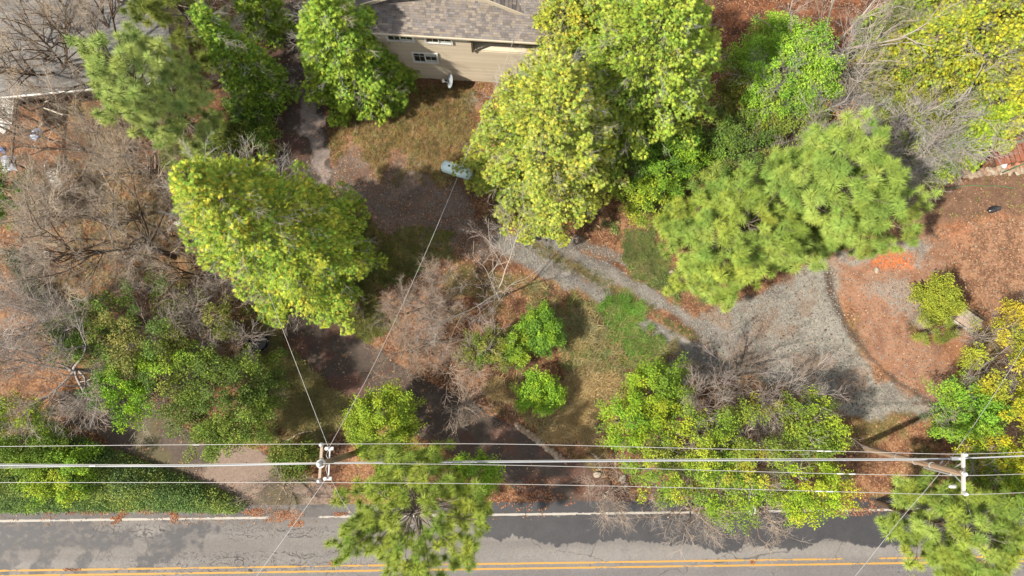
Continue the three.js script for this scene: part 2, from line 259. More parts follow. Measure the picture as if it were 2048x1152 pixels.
{
  const w = 2048, h = 320, span = 10.2, col = new Uint8Array(w * 2 * h * 4);
  const cache = [];
  // two sheets side by side keep the grain fine
  const half = RLEN / 2;
  for (let s = 0; s < 2; s++) {
    const rough = new Uint8Array(w * h * 4);
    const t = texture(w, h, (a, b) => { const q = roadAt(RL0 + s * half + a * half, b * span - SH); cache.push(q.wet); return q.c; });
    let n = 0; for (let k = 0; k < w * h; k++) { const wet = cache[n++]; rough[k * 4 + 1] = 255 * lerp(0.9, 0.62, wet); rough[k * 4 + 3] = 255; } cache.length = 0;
    const rt = new THREE.DataTexture(rough, w, h, THREE.RGBAFormat); rt.magFilter = THREE.LinearFilter; rt.needsUpdate = true;
    const p = [], uv = [], ix = []; const N = 64;
    for (let i = 0; i <= N; i++) for (let k = 0; k <= 1; k++) { const u = RL0 + s * half + i / N * half; const v = k * span - SH; p.push(ROADA.x + RD.x * u + RN.x * v, 0.014, ROADA.z + RD.z * u + RN.z * v); uv.push(i / N, k); }
    for (let i = 0; i < N; i++) { const a = i * 2; ix.push(a, a + 1, a + 2, a + 1, a + 3, a + 2); }
    const g = new THREE.BufferGeometry(); g.setAttribute('position', new THREE.Float32BufferAttribute(p, 3)); g.setAttribute('uv', new THREE.Float32BufferAttribute(uv, 2)); g.setIndex(ix); g.computeVertexNormals();
    const nrm = g.attributes.normal; if (nrm.getY(0) < 0) { g.setIndex(ix.reverse()); g.computeVertexNormals(); }
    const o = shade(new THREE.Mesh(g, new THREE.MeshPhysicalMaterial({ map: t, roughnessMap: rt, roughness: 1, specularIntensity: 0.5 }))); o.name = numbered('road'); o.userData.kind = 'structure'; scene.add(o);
  }
}
// painted lines, worn through in flakes
function paintLine(name, v, width, rgb, u0, u1, wear, y) {
  const b = new MB(), r = rng(Math.round(v * 991) + 5), y0 = y; let u = u0;
  while (u < u1) {
    const len = 0.06 + r() * 0.16, wn = fbm(u * 0.55 + v * 3, v * 7, 3), gap = wn > wear + 0.16 ? 1 : 0;
    if (!gap) {
      const a = (fbm(u * 5, v + 1, 2) - 0.5) * 0.03 + (wn > wear ? r() * 0.05 : 0), c = (fbm(u * 5, v + 9, 2) - 0.5) * 0.03 - (wn > wear ? r() * 0.05 : 0);
      const P = (uu, vv) => [ROADA.x + RD.x * uu + RN.x * vv, y0, ROADA.z + RD.z * uu + RN.z * vv];
      b.quad(P(u, v - width / 2 + a), P(u, v + width / 2 + c), P(u + len, v + width / 2 + c), P(u + len, v - width / 2 + a));
    }
    u += len;
  }
  const o = b.build(name, mat(rgb, 0.75)); o.userData.kind = 'structure'; return o;
}
paintLine('edge_line_marking', 0, 0.14, [0.36, 0.335, 0.30], RL0, RL0 + RLEN, 0.56, 0.0182);
paintLine('centre_line_marking', LANE - 0.15, 0.11, [0.42, 0.235, 0.06], RL0, RL0 + RLEN, 0.6, 0.0182);
paintLine('centre_line_marking', LANE + 0.15, 0.11, [0.42, 0.235, 0.06], RL0, RL0 + RLEN, 0.6, 0.0182);
// driveway and apron as grids cut to the ragged asphalt edge
function pavedSheet(name, key, y, colour, rough) {
  const r = REG[key], P = r.P; let x0 = 1e9, x1 = -1e9, z0 = 1e9, z1 = -1e9; for (const [x, z] of P) { x0 = Math.min(x0, x); x1 = Math.max(x1, x); z0 = Math.min(z0, z); z1 = Math.max(z1, z); }
  const e = (r.w || 0) + 0.5; x0 -= e; x1 += e; z0 -= e; z1 += e;
  const s = 0.12, nx = Math.ceil((x1 - x0) / s), nz = Math.ceil((z1 - z0) / s), id = new Map(), p = [], uv = [], ix = [];
  const vert = (i, j) => { const k = j * (nx + 1) + i; if (!id.has(k)) { id.set(k, p.length / 3); const x = x0 + i * s, z = z0 + j * s; p.push(x, y, z); uv.push((x - x0) / (x1 - x0), (z - z0) / (z1 - z0)); } return id.get(k); };
  for (let j = 0; j < nz; j++) for (let i = 0; i < nx; i++) { const x = x0 + (i + 0.5) * s, z = z0 + (j + 0.5) * s; if (reg(key, x, z) < 0.5 || roadV(x, z) > -0.55) continue; const a = vert(i, j), b = vert(i + 1, j), c = vert(i, j + 1), d = vert(i + 1, j + 1); ix.push(a, c, b, b, c, d); }
  const g = new THREE.BufferGeometry(); g.setAttribute('position', new THREE.Float32BufferAttribute(p, 3)); g.setAttribute('uv', new THREE.Float32BufferAttribute(uv, 2)); g.setIndex(ix); g.computeVertexNormals();
  const tw = Math.min(1024, Math.round((x1 - x0) / 0.045)), th = Math.min(1024, Math.round((z1 - z0) / 0.045));
  const o = shade(new THREE.Mesh(g, new THREE.MeshPhysicalMaterial({ specularIntensity: 0.3, map: texture(tw, th, (u, v) => colour(lerp(x0, x1, u), lerp(z0, z1, v))), roughness: rough }))); o.name = name; o.userData.kind = 'structure'; scene.add(o);
}
const paler = toW([[600, 195], [636, 185], [644, 260], [652, 345], [640, 360], [625, 300], [606, 270]]);  // outline of the paler patch on the upper drive
pavedSheet('driveway', 'drive', 0.012, (x, z) => {
  const n1 = fbm(x * 0.5, z * 0.5, 3), n2 = fbm(x * 2, z * 2, 3), f = 1 + (vn(x * 13, z * 13) - 0.5) * 0.35;
  let c = mix3([0.06, 0.046, 0.038], [0.085, 0.066, 0.054], n2); c = mix3(c, [0.13, 0.058, 0.042], ss(0.52, 0.7, n1) * 0.5);
  const w = ss(-0.35, 0.25, sdPoly(paler, x, z) + (fbm(x * 1.4, z * 1.4, 4) - 0.5) * 2.4); c = mix3(c, [0.25, 0.205, 0.185], w * 0.8);
  return c.map((q) => q * f);
}, 0.9);
pavedSheet('driveway_apron', 'apron', 0.010, (x, z) => {
  const n1 = fbm(x * 0.45 + 4, z * 0.45, 3), n2 = fbm(x * 2, z * 2, 3), f = 1 + (vn(x * 13, z * 13) - 0.5) * 0.35, a = W(470, 940), d = Math.hypot(x - a.x, (z - a.z) * 1.1), a2 = W(640, 985), d2 = Math.hypot(x - a2.x, z - a2.z);
  let c = mix3([0.07, 0.054, 0.045], [0.105, 0.083, 0.068], n2); c = mix3(c, [0.105, 0.095, 0.045], ss(0.52, 0.66, n1) * 0.6);
  c = mix3(c, [0.25, 0.185, 0.15], ss(0.4, -0.4, Math.min(d - 2.2, d2 - 1.4) + (fbm(x * 1.1, z * 1.1, 4) - 0.5) * 3) * 0.75);
  return c.map((q) => q * f);
}, 0.92);
// ---------------------------------------------------------------- built things
const y4 = (x, z) => H(x, z);
const boxM = (w, h, d) => new THREE.BoxGeometry(w, h, d);
function mesh(name, g, m, parent, p = [0, 0, 0], r = [0, 0, 0]) { const o = shade(new THREE.Mesh(g, m)); o.name = parent ? name : numbered(name); o.position.set(...p); o.rotation.set(...r); (parent || scene).add(o); return o; }
const M = {
  white: mat([0.74, 0.73, 0.70], 0.5), cream: mat([0.62, 0.53, 0.40], 0.7), glass: new THREE.MeshPhysicalMaterial({ color: 0x1c2326, roughness: 0.06, metalness: 0, clearcoat: 1 }), blind: mat([0.55, 0.58, 0.52], 0.6),
  dark: mat([0.02, 0.02, 0.022], 0.6), brown: mat([0.11, 0.075, 0.05], 0.85), concrete: mat([0.36, 0.26, 0.17], 0.9), galv: mat([0.62, 0.64, 0.66], 0.35, { metalness: 0.6 }), porcelain: mat([0.58, 0.58, 0.57], 0.3),
  pole: null, arm: mat([0.60, 0.56, 0.50], 0.85), wire: mat([0.36, 0.35, 0.335], 0.6), cable: mat([0.30, 0.32, 0.35], 0.6), redwood: mat([0.26, 0.10, 0.06], 0.8), greenpaint: mat([0.06, 0.11, 0.05], 0.6),
};
{ // tan house: x along the wall, local z out of the wall (towards the yard), y up
  const A = W(800, 157), B = W(965, 167), dir = new THREE.Vector3().subVectors(B, A), turn = Math.atan2(-dir.z, dir.x);
  const g = thing('tan_house', 'tan lap sided house with brown shingle roof at the top of the yard', 'house', [A.x, 0, A.z], turn);
  const toL = (v) => v.clone().sub(g.position).applyAxisAngle(new THREE.Vector3(0, 1, 0), -turn);
  const X0 = -3.4, X1 = toL(W(1100, 172)).x, EH = 6.85, EO = 0.36;
  const wallH = (px, py) => { const v = W(px, py, 0), t = (px - 800) / 165, zw = A.z + (B.z - A.z) * t; return 44 * (1 - zw / v.z); }; // eave height and overhang
  const siding = [mat([0.55, 0.47, 0.355], 0.75), mat([0.58, 0.495, 0.38], 0.75), mat([0.52, 0.44, 0.335], 0.75)];
  mesh('foundation', boxM(X1 - X0, 0.62, 8), mat([0.42, 0.25, 0.13], 0.95), g, [(X0 + X1) / 2, 0.11, -4.03]);
  const r = rng(5);
  const RX0 = toL(W(943, 92, 5.1)).x, RX1 = X1 - 0.6, RY0 = wallH(955, 101), RY1 = wallH(955, 79); // recessed porch opening in the wall
  mesh('wall', boxM(X1 - X0 - 0.04, EH - 0.42, 7.2), mat([0.40, 0.33, 0.25], 0.9), g, [(X0 + X1) / 2, (EH + 0.42) / 2 - 0.01, -4.6]);
  const n = 28, bh = (EH - 0.4) / n;
  for (let k = 0; k < n; k++) { // lap boards, each leaning out over the one below
    const y0 = 0.4 + k * bh, inR = y0 + bh > RY0 && y0 < RY1;
    const spans = inR ? [[X0, RX0], [RX1, X1]] : [[X0, X1]];
    for (const [a, b] of spans) { const q = new MB(); q.hull8([[a, y0, -0.04], [b, y0, -0.04], [b, y0, 0.045], [a, y0, 0.045], [a, y0 + bh + 0.02, -0.04], [b, y0 + bh + 0.02, -0.04], [b, y0 + bh + 0.02, 0.002], [a, y0 + bh + 0.02, 0.002]]); q.build('siding_board', siding[Math.floor(r() * 3)], g); }
  }
  mesh('wall', boxM(0.12, EH - 0.5, 0.98), M.cream, g, [X0 - 0.061, EH / 2 + 0.15, -0.5]);
  // porch recess
  mesh('porch_floor', boxM(RX1 - RX0, 0.12, 0.94), M.cream, g, [(RX0 + RX1) / 2, RY0 - 0.06, -0.52]);
  mesh('porch_beam', boxM(RX1 - RX0 + 0.2, 0.16, 0.12), M.brown, g, [(RX0 + RX1) / 2, RY1 + 0.04, 0.085]);
  mesh('porch_post', boxM(0.12, RY1 - RY0 - 0.06, 0.12), M.brown, g, [RX0 + 0.07, (RY0 + RY1) / 2, 0.10]);
  mesh('porch_back_wall', boxM(RX1 - RX0 - 0.02, RY1 - RY0, 0.06), siding[1], g, [(RX0 + RX1) / 2, (RY0 + RY1) / 2, -0.95]);
  function win(cx, cy, w, h, blinds) {
    const o = new THREE.Group(); o.name = 'window'; o.position.set(cx, cy, 0.03); g.add(o);
    const f = new MB(); f.box(0, h / 2 + 0.05, 0.03, w + 0.24, 0.11, 0.09); f.box(0, -h / 2 - 0.05, 0.03, w + 0.24, 0.11, 0.09); f.box(-w / 2 - 0.06, 0, 0.03, 0.115, h - 0.012, 0.088); f.box(w / 2 + 0.06, 0, 0.03, 0.115, h - 0.012, 0.088); f.box(0, 0, 0.03, 0.08, h - 0.012, 0.07); f.build('frame', M.white, o);
    for (const s of [-1, 1]) {
      mesh('pane', boxM(w / 2 - 0.05, h - 0.02, 0.02), M.glass, o, [s * w / 4, 0, 0.012]);
      const m = new MB(); m.box(s * w / 4, 0, 0.03, 0.022, h - 0.03, 0.015); m.box(s * w / 4, h * 0.16, 0.032, w / 2 - 0.06, 0.022, 0.013); m.build('muntin', M.white, o);
      if (s > 0 && blinds) { mesh('blind', boxM(w / 2 - 0.07, h * 0.22, 0.012), M.blind, o, [s * w / 4, -h * 0.36, 0.028]); mesh('blind', boxM(w / 2 - 0.07, h * 0.26, 0.012), M.blind, o, [s * w / 4, h * 0.34, 0.028]); }
    }
  }
  const hc = wallH(851, 113), wc = toL(W(851, 113, hc)); win(wc.x, hc, 1.42, 1.15, true);
  const hu = wallH(840, 77) + 0.2, wa = toL(W(800, 70, hu)), wb = toL(W(877, 76, hu)); win(wa.x, hu, 1.45, 0.8, true); win(wb.x, hu, 1.45, 0.8, true);
  for (const px of [864, 935]) { const v = toL(W(px, 155, 0.45)); const o = mesh('foundation_vent', boxM(0.42, 0.15, 0.03), M.dark, g, [v.x, 0.28, 0.0]); for (let k = 0; k < 3; k++) mesh('vent_bar', boxM(0.43, 0.012, 0.02), M.brown, o, [0, -0.045 + k * 0.045, 0.014]); }
  // lower roof plane: courses of shingles
  const slope = 0.42, run = 3.8, cn = 30, L = run / cn, ex = X1 + 0.5, x00 = X0 - 0.45;
  mesh('roof_deck', new MB().hull8 ? (() => { const q = new MB(); q.hull8([[x00, EH - 0.24, EO], [ex, EH - 0.24, EO], [ex, EH - 0.24 + slope * run, EO - run], [x00, EH - 0.24 + slope * run, EO - run], [x00, EH - 0.02, EO], [ex, EH - 0.02, EO], [ex, EH - 0.02 + slope * run, EO - run], [x00, EH - 0.02 + slope * run, EO - run]].map((v, i, a) => a[[0, 1, 2, 3, 4, 5, 6, 7][i]])); return q.geo(); })() : null, mat([0.42, 0.36, 0.28], 0.8), g);
  mesh('gutter', boxM(ex - x00, 0.12, 0.1), mat([0.5, 0.43, 0.33], 0.5), g, [(x00 + ex) / 2, EH - 0.1, EO + 0.055]);
  const tones = [[0.165, 0.145, 0.135], [0.205, 0.18, 0.165], [0.25, 0.215, 0.185], [0.185, 0.17, 0.17], [0.145, 0.13, 0.125], [0.225, 0.19, 0.16]];
  const vmat = mat([1, 1, 1], 0.95, { vertexColors: true });
  for (let k = 0; k < cn; k++) {
    const q = new MB(); q.c = []; let x = x00 - r() * 0.2;
    while (x < ex) { const w = 0.12 + r() * 0.22, a = Math.max(x, x00), b = Math.min(x + w - 0.008, ex), t = tones[Math.floor(r() * 6)], lift = 0.012 + r() * 0.014; x += w; if (b - a < 0.02) continue; const z0 = EO - k * L + 0.02, z1 = EO - (k + 1) * L - 0.01, y0 = EH + k * L * slope - 0.02, y1 = EH + (k + 1) * L * slope - 0.02; const m0 = q.p.length; q.hull8([[a, y0 - 0.01, z0], [b, y0 - 0.01, z0], [b, y1 - 0.01, z1], [a, y1 - 0.01, z1], [a, y0 + lift, z0], [b, y0 + lift, z0], [b, y1 + 0.004, z1], [a, y1 + 0.004, z1]]); const f = 0.9 + r() * 0.2; for (let c = m0; c < q.p.length; c += 3) q.c.push(t[0] * f, t[1] * f, t[2] * f); }
    q.build('shingle_course', vmat, g);
  }
  // upper gable standing on the lower roof, its ridge running away from the yard
  const ga = toL(W(880, 0, 9)).x, gz = EO - 1.85, gw = 5.2, gs = 0.6, gy = 10.1; // apex height
  const gf = new MB(); gf.tri([ga - gw + 0.4, gy - gs * (gw - 0.4), gz], [ga + gw - 0.4, gy - gs * (gw - 0.4), gz], [ga, gy, gz]); gf.quad([ga - gw + 0.4, EH + 0.3, gz], [ga + gw - 0.4, EH + 0.3, gz], [ga + gw - 0.4, gy - gs * (gw - 0.4), gz], [ga - gw + 0.4, gy - gs * (gw - 0.4), gz]); gf.build('gable_wall', M.cream, g);
  for (const s of [-1, 1]) {
    const q = new MB(); q.c = []; const N = 26, l = (gw + 0.5) / N;
    for (let k = 0; k < N; k++) { let z = gz + 0.5; while (z > gz - 9) { const w = 0.14 + r() * 0.2, z1 = z - w + 0.008, xa = ga + s * (gw + 0.5 - k * l), xb = ga + s * (gw + 0.5 - (k + 1) * l - 0.01), ya = gy + 0.1 - gs * Math.abs(xa - ga), yb = gy + 0.1 - gs * Math.abs(xb - ga), t = tones[Math.floor(r() * 6)], m0 = q.p.length, lift = 0.02 + r() * 0.012; const v = [[xa, ya - 0.03, z], [xa, ya - 0.03, z1], [xb, yb - 0.03, z1], [xb, yb - 0.03, z], [xa, ya + lift, z], [xa, ya + lift, z1], [xb, yb + 0.004, z1], [xb, yb + 0.004, z]]; q.hull8(v); const f = 0.8 + r() * 0.25; for (let c = m0; c < q.p.length; c += 3) q.c.push(t[0] * f, t[1] * f, t[2] * f); z -= w; } }
    q.build('gable_roof', vmat, g);
    const fb = new MB(); fb.bar([ga, gy + 0.0, gz + 0.54], [ga + s * (gw + 0.5), gy - gs * (gw + 0.5), gz + 0.54], 0.06, 0.24); fb.build('rake_board', M.cream, g);
  }
}
{ // neighbour's grey roof in the corner, gable ridge along the street
  const e0 = W(-40, 196, 3.2), e1 = W(352, 160, 3.2), dir = new THREE.Vector3().subVectors(e1, e0), turn = Math.atan2(-dir.z, dir.x), len = dir.length();
  const g = thing('grey_roofed_house', 'low house with weathered grey roof behind the bare trees', 'house', [e0.x, 0, e0.z], turn);
  const run = 7.2, sl = 0.22; const r = rng(12);
  mesh('wall', boxM(len - 0.8, 3.0, 12.4), mat([0.30, 0.24, 0.18], 0.9), g, [len / 2, 1.5, -7.1]);
  const vm = mat([1, 1, 1], 0.95, { vertexColors: true }), tn = [[0.17, 0.165, 0.16], [0.20, 0.195, 0.19], [0.15, 0.15, 0.15], [0.19, 0.18, 0.17]];
  for (const s of [1, -1]) { const cn = 40, L = run / cn; for (let k = 0; k < cn; k++) { const q = new MB(); q.c = []; let x = -6 - r() * 0.3; while (x < len) { const w = 0.25 + r() * 0.5, a = Math.max(x, -6), b = Math.min(x + w - 0.008, len), t = tn[Math.floor(r() * 4)]; x += w; if (b - a < 0.02) continue; const zc = -run, z0 = s > 0 ? -k * L + 0.02 : 2 * zc + k * L - 0.02, z1 = s > 0 ? -(k + 1) * L - 0.01 : 2 * zc + (k + 1) * L + 0.01, y0 = 3.2 + k * L * sl, y1 = 3.2 + (k + 1) * L * sl, m0 = q.p.length; q.hull8([[a, y0 - 0.09, z0], [b, y0 - 0.09, z0], [b, y1 - 0.09, z1], [a, y1 - 0.09, z1], [a, y0 + 0.02, z0], [b, y0 + 0.02, z0], [b, y1 + 0.004, z1], [a, y1 + 0.004, z1]]); const f = 0.9 + r() * 0.2; for (let c = m0; c < q.p.length; c += 3) q.c.push(t[0] * f, t[1] * f, t[2] * f); } q.build('shingle_course', vm, g); } }
  mesh('ridge_cap', boxM(len + 6, 0.05, 0.3), mat([0.15, 0.145, 0.14], 0.9), g, [len / 2 - 3, 3.2 + run * sl + 0.03, -run]);
  mesh('gutter', boxM(len - 1.4, 0.1, 0.1), M.white, g, [len / 2 + 0.2, 3.1, 0.07]);
  mesh('roof_vent', boxM(0.35, 0.18, 0.3), mat([0.25, 0.2, 0.16], 0.7), g, [len - 2.6, 4.45, -4.9]);
}
{ // patio cover and junk at the left edge
  const a = W(-20, 192, 2.6), b = W(24, 248, 2.6);
  const g = thing('patio_cover', 'pale corrugated patio cover at the photo edge below the grey roof', 'patio cover', [a.x, 0, a.z]);
  const w = b.x - a.x, d = b.z - a.z;
  const ribs = 9; for (let k = 0; k < ribs; k++) mesh('roof_sheet', boxM(w / ribs - 0.015, 0.03, d), mat([0.44, 0.43, 0.40], 0.6), g, [(k + 0.5) * w / ribs, 2.6 + (k % 2) * 0.02, d / 2]);
  for (const [x, z] of [[w - 0.1, d - 0.1], [0.3, d - 0.1]]) mesh('post', boxM(0.1, 2.58, 0.1), M.brown, g, [x, 1.29, z]);
  mesh('beam', boxM(0.12, 0.14, d + 2.6), M.brown, g, [w + 0.08, 2.48, d / 2 + 1.2]);
  mesh('post', boxM(0.1, 2.4, 0.1), M.brown, g, [w + 0.08, 1.2, d + 2.4]);
}
function place(px, py, h = 0) { const v = W(px, py, h); return [v.x, H(v.x, v.z), v.z]; }
{ // junk around the patio
  const j = rng(31);
  const rag = (name, label, cat, px, py, w, d, m, hgt = 0.25) => { const g = new THREE.PlaneGeometry(w, d, 10, 10); g.rotateX(-Math.PI / 2); const p = g.attributes.position; for (let i = 0; i < p.count; i++) { const x = p.getX(i), z = p.getZ(i), e = Math.hypot(x / w, z / d) * 2; p.setY(i, 0.02 + Math.max(0, hgt * (1 - e * 0.8)) * (0.5 + fbm(x * 6 + px, z * 6, 2))); p.setX(i, x * (0.8 + 0.5 * fbm(z * 4 + px, 2, 2))); p.setZ(i, z * (0.8 + 0.5 * fbm(x * 4 + py, 5, 2))); } g.computeVertexNormals(); const o = mesh(name, g, m, null, place(px, py), [0, j() * 3, 0]); tag(o, label, cat); return o; };
  rag('plastic_sheet', 'crumpled white plastic sheet lying below the white frame', 'plastic sheet', 111, 361, 1.2, 0.7, M.white);
  rag('plastic_bag', 'small white plastic bag near the crumpled sheet', 'plastic bag', 86, 381, 0.5, 0.4, M.white);
  rag('white_cloth', 'white cloth heap beside the patio cover post', 'cloth', 15, 258, 0.75, 0.6, M.white, 0.4);
  rag('grey_tarp', 'grey plastic tarp bundle with white pipe at the photo edge', 'tarp', 24, 330, 0.9, 1.0, mat([0.33, 0.36, 0.42], 0.4), 0.5);
  rag('blue_bag', 'small blue plastic bag above the grey tarp bundle', 'plastic bag', 12, 303, 0.4, 0.4, mat([0.08, 0.16, 0.45], 0.4), 0.3);
  rag('blue_tray', 'pale blue plastic tub under the bare branches', 'tub', 80, 272, 0.7, 0.6, mat([0.36, 0.44, 0.62], 0.5), 0.3);
  rag('red_cloth', 'small faded red cloth under the grey roof eave', 'cloth', 152, 194, 0.5, 0.4, mat([0.45, 0.12, 0.10], 0.8), 0.3);
  const wf = thing('pipe_rack', 'white pipe frame lying open above the crumpled sheet', 'frame', place(110, 340), 0.15);
  mesh('rail', boxM(1.0, 0.06, 0.06), M.white, wf, [0, 0.08, 0.22]); mesh('rail', boxM(0.06, 0.06, 0.6), M.white, wf, [-0.5, 0.08, -0.11]); mesh('rail', boxM(0.06, 0.06, 0.5), M.white, wf, [0.5, 0.08, -0.06]);
  const lf = thing('lattice_frame', 'pale timber trellis frame along the grey roof eave', 'trellis', place(95, 205, 1.0), -0.1);
  for (const [x, z, l, r] of [[0, 0.5, 3.0, 0.05], [-1.0, 0, 1.2, 0.7], [0.3, 0, 1.1, 0.9]]) mesh('slat', boxM(l, 0.06, 0.08), mat([0.6, 0.55, 0.45], 0.8), lf, [x, 1.0 + 0.02 * l, z], [0, r - 0.3, 0]);
  for (const [x, z] of [[-1.4, 0.5], [1.3, 0.5]]) mesh('post', boxM(0.07, 1.05, 0.07), M.brown, lf, [x, 0.5, z]);
  const yt = thing('yellow_trike', 'yellow toy frame in the shade beside the grey roof', 'toy', place(170, 208), 0.4);
  { const q = new MB(); q.bar([-0.4, 0.3, 0], [0.4, 0.3, 0], 0.06, 0.06); q.bar([-0.4, 0.3, -0.2], [-0.4, 0.3, 0.2], 0.05, 0.05); q.bar([0.35, 0.3, 0], [0.45, 0.65, 0], 0.05, 0.05); q.build('frame', mat([0.6, 0.36, 0.05], 0.5), yt); for (const [x, z] of [[-0.4, 0.22], [-0.4, -0.22], [0.42, 0]]) mesh('wheel', new THREE.CylinderGeometry(0.16, 0.16, 0.06, 14), M.dark, yt, [x, 0.16, z], [Math.PI / 2, 0, 0]); }
  const bd = (label, px, py, l, turn, m, w = 0.16) => { const o = mesh('old_board', boxM(l, 0.05, w), m, null, place(px, py), [0, turn, 0.02]); o.position.y += 0.05; tag(o, label, 'board', 'loose boards on the ground'); };
  bd('long reddish board lying under the bare twigs, upper of two', 88, 447, 2.2, -0.22, mat([0.30, 0.19, 0.12], 0.9));
  bd('long pale board lying below the reddish board', 88, 487, 2.0, -0.15, mat([0.33, 0.24, 0.16], 0.9));
  bd('short dark board in the litter beside the yellow cedar', 312, 458, 2.4, -0.75, mat([0.22, 0.15, 0.10], 0.9), 0.2);
  bd('thin rail board at the left edge beside the dark shrub', 55, 450, 2.6, 1.35, mat([0.16, 0.12, 0.07], 0.9), 0.1);
  { const o = mesh('white_ring', new THREE.TorusGeometry(0.17, 0.07, 8, 18), M.white, null, place(96, 509), [Math.PI / 2, 0, 0]); o.position.y += 0.06; tag(o, 'white ring shaped object lying in the litter', 'ring'); }
  { const s = new THREE.Shape(); s.moveTo(-0.25, -0.08); s.lineTo(0.2, -0.13); s.lineTo(0.26, 0.06); s.lineTo(0.1, 0.13); s.lineTo(-0.24, 0.08); const g = new THREE.ExtrudeGeometry(s, { depth: 0.05, bevelEnabled: true, bevelSize: 0.015, bevelThickness: 0.015, bevelSegments: 1 }); g.rotateX(-Math.PI / 2);
    const o = mesh('white_block', g, M.white, null, place(360, 449), [0, -0.2, 0]); tag(o, 'white foam block lying beside the yellow cedar', 'block'); o.position.y += 0.03; const o2 = mesh('white_scrap', g, mat([0.6, 0.58, 0.54], 0.8), null, place(345, 442), [0, 0.7, 0]); o2.scale.setScalar(0.55); o2.position.y += 0.03; tag(o2, 'smaller grey scrap just above the white foam block', 'scrap');
    const o3 = mesh('white_scrap', g, M.white, null, place(284, 430), [0, 1.2, 0]); o3.scale.setScalar(0.5); o3.position.y += 0.03; tag(o3, 'small white scrap in litter, lower of the pair under the twigs', 'scrap'); const o4 = mesh('white_scrap', g, M.white, null, place(297, 415), [0, 0.3, 0]); o4.scale.setScalar(0.45); o4.position.y += 0.03; tag(o4, 'tiny pale scrap in litter, upper of the pair', 'scrap'); }
}
{ // black round tub
  const g = thing('black_tub', 'round black stock tub standing under the big cedar', 'tub', place(523, 685));
  const pts = [[0.0, 0.02], [0.5, 0.02], [0.58, 0.1], [0.62, 0.5], [0.68, 0.52], [0.68, 0.57], [0.6, 0.57], [0.55, 0.14], [0, 0.12]].map(([a, b]) => new THREE.Vector2(a, b));
  mesh('shell', new THREE.LatheGeometry(pts, 28), mat([0.012, 0.012, 0.013], 0.5), g);
  mesh('lid', new THREE.CylinderGeometry(0.5, 0.54, 0.1, 24), mat([0.018, 0.018, 0.02], 0.45), g, [0, 0.55, 0]); mesh('handle', new THREE.TorusGeometry(0.1, 0.02, 6, 12, Math.PI), M.dark, g, [0, 0.6, 0]);
}
{ // satellite dish
  const p = place(905, 180), g = thing('satellite_dish', 'grey satellite dish on a post beside the tan house wall', 'satellite dish', p);
  mesh('post', new THREE.CylinderGeometry(0.035, 0.035, 1.15, 10), M.galv, g, [0, 0.57, 0]);
  const d = new THREE.Group(); d.name = 'reflector'; d.position.set(0, 1.25, 0); d.rotation.set(0, 0.12, 1.12); g.add(d);
  const pr = []; for (let k = 0; k <= 10; k++) { const q = k / 10 * 0.46; pr.push(new THREE.Vector2(q, q * q * 0.42)); } for (let k = 10; k >= 0; k--) { const q = k / 10 * 0.46; pr.push(new THREE.Vector2(q, q * q * 0.42 - 0.02)); }
  mesh('bowl', new THREE.LatheGeometry(pr, 28), mat([0.36, 0.40, 0.43], 0.5), d);
  { const q = new MB(); q.bar([-0.3, 0.02, 0], [-0.12, 0.5, 0], 0.04, 0.04); q.build('feed_arm', M.galv, d); } mesh('receiver', boxM(0.1, 0.14, 0.2), M.white, d, [-0.1, 0.52, 0]);
}
{ // propane tank
  const a = W(883, 332, 0.9), b = W(947, 352, 0.9), L = a.distanceTo(b), c = a.clone().add(b).multiplyScalar(0.5), turn = Math.atan2(-(b.z - a.z), b.x - a.x);
  const g = thing('propane_tank', 'pale blue propane tank lying beside the gravel parking', 'propane tank', [c.x, H(c.x, c.z), c.z], turn), R = 0.4, m = mat([0.66, 0.84, 0.86], 0.4);
  const pts = []; for (let k = 0; k <= 8; k++) { const t = k / 8 * Math.PI / 2; pts.push(new THREE.Vector2(R * Math.sin(t), -L / 2 + 0.28 - 0.28 * Math.cos(t))); } for (let k = 8; k >= 0; k--) { const t = k / 8 * Math.PI / 2; pts.push(new THREE.Vector2(R * Math.sin(t), L / 2 - 0.28 + 0.28 * Math.cos(t))); }
  mesh('shell', new THREE.LatheGeometry(pts, 32), m, g, [0, 0.72, 0], [0, 0, Math.PI / 2]);
  for (const s of [-1, 1]) { const q = new MB(); q.box(s * L * 0.3, 0.2, 0, 0.08, 0.4, 0.5); q.build('leg', mat([0.3, 0.4, 0.42], 0.6), g); const f = mesh('foot_pad', boxM(0.4, 0.08, 0.8), M.concrete, g, [s * L * 0.3, 0.03, 0]); }
  mesh('dome_cover', new THREE.CylinderGeometry(0.13, 0.16, 0.2, 18), m, g, [0.12, 1.16, 0]); mesh('dome_cap', new THREE.SphereGeometry(0.13, 16, 8, 0, 6.3, 0, 1.57), m, g, [0.12, 1.26, 0]);
  mesh('data_plate', boxM(0.14, 0.012, 0.12), M.dark, g, [-L * 0.24, 1.122, 0]); mesh('valve', new THREE.CylinderGeometry(0.03, 0.03, 0.1, 8), M.dark, g, [-0.06, 1.15, 0.05]);
  for (const s of [-1, 1]) mesh('lifting_lug', boxM(0.12, 0.07, 0.03), m, g, [s * L * 0.36, 1.13, 0]);
}
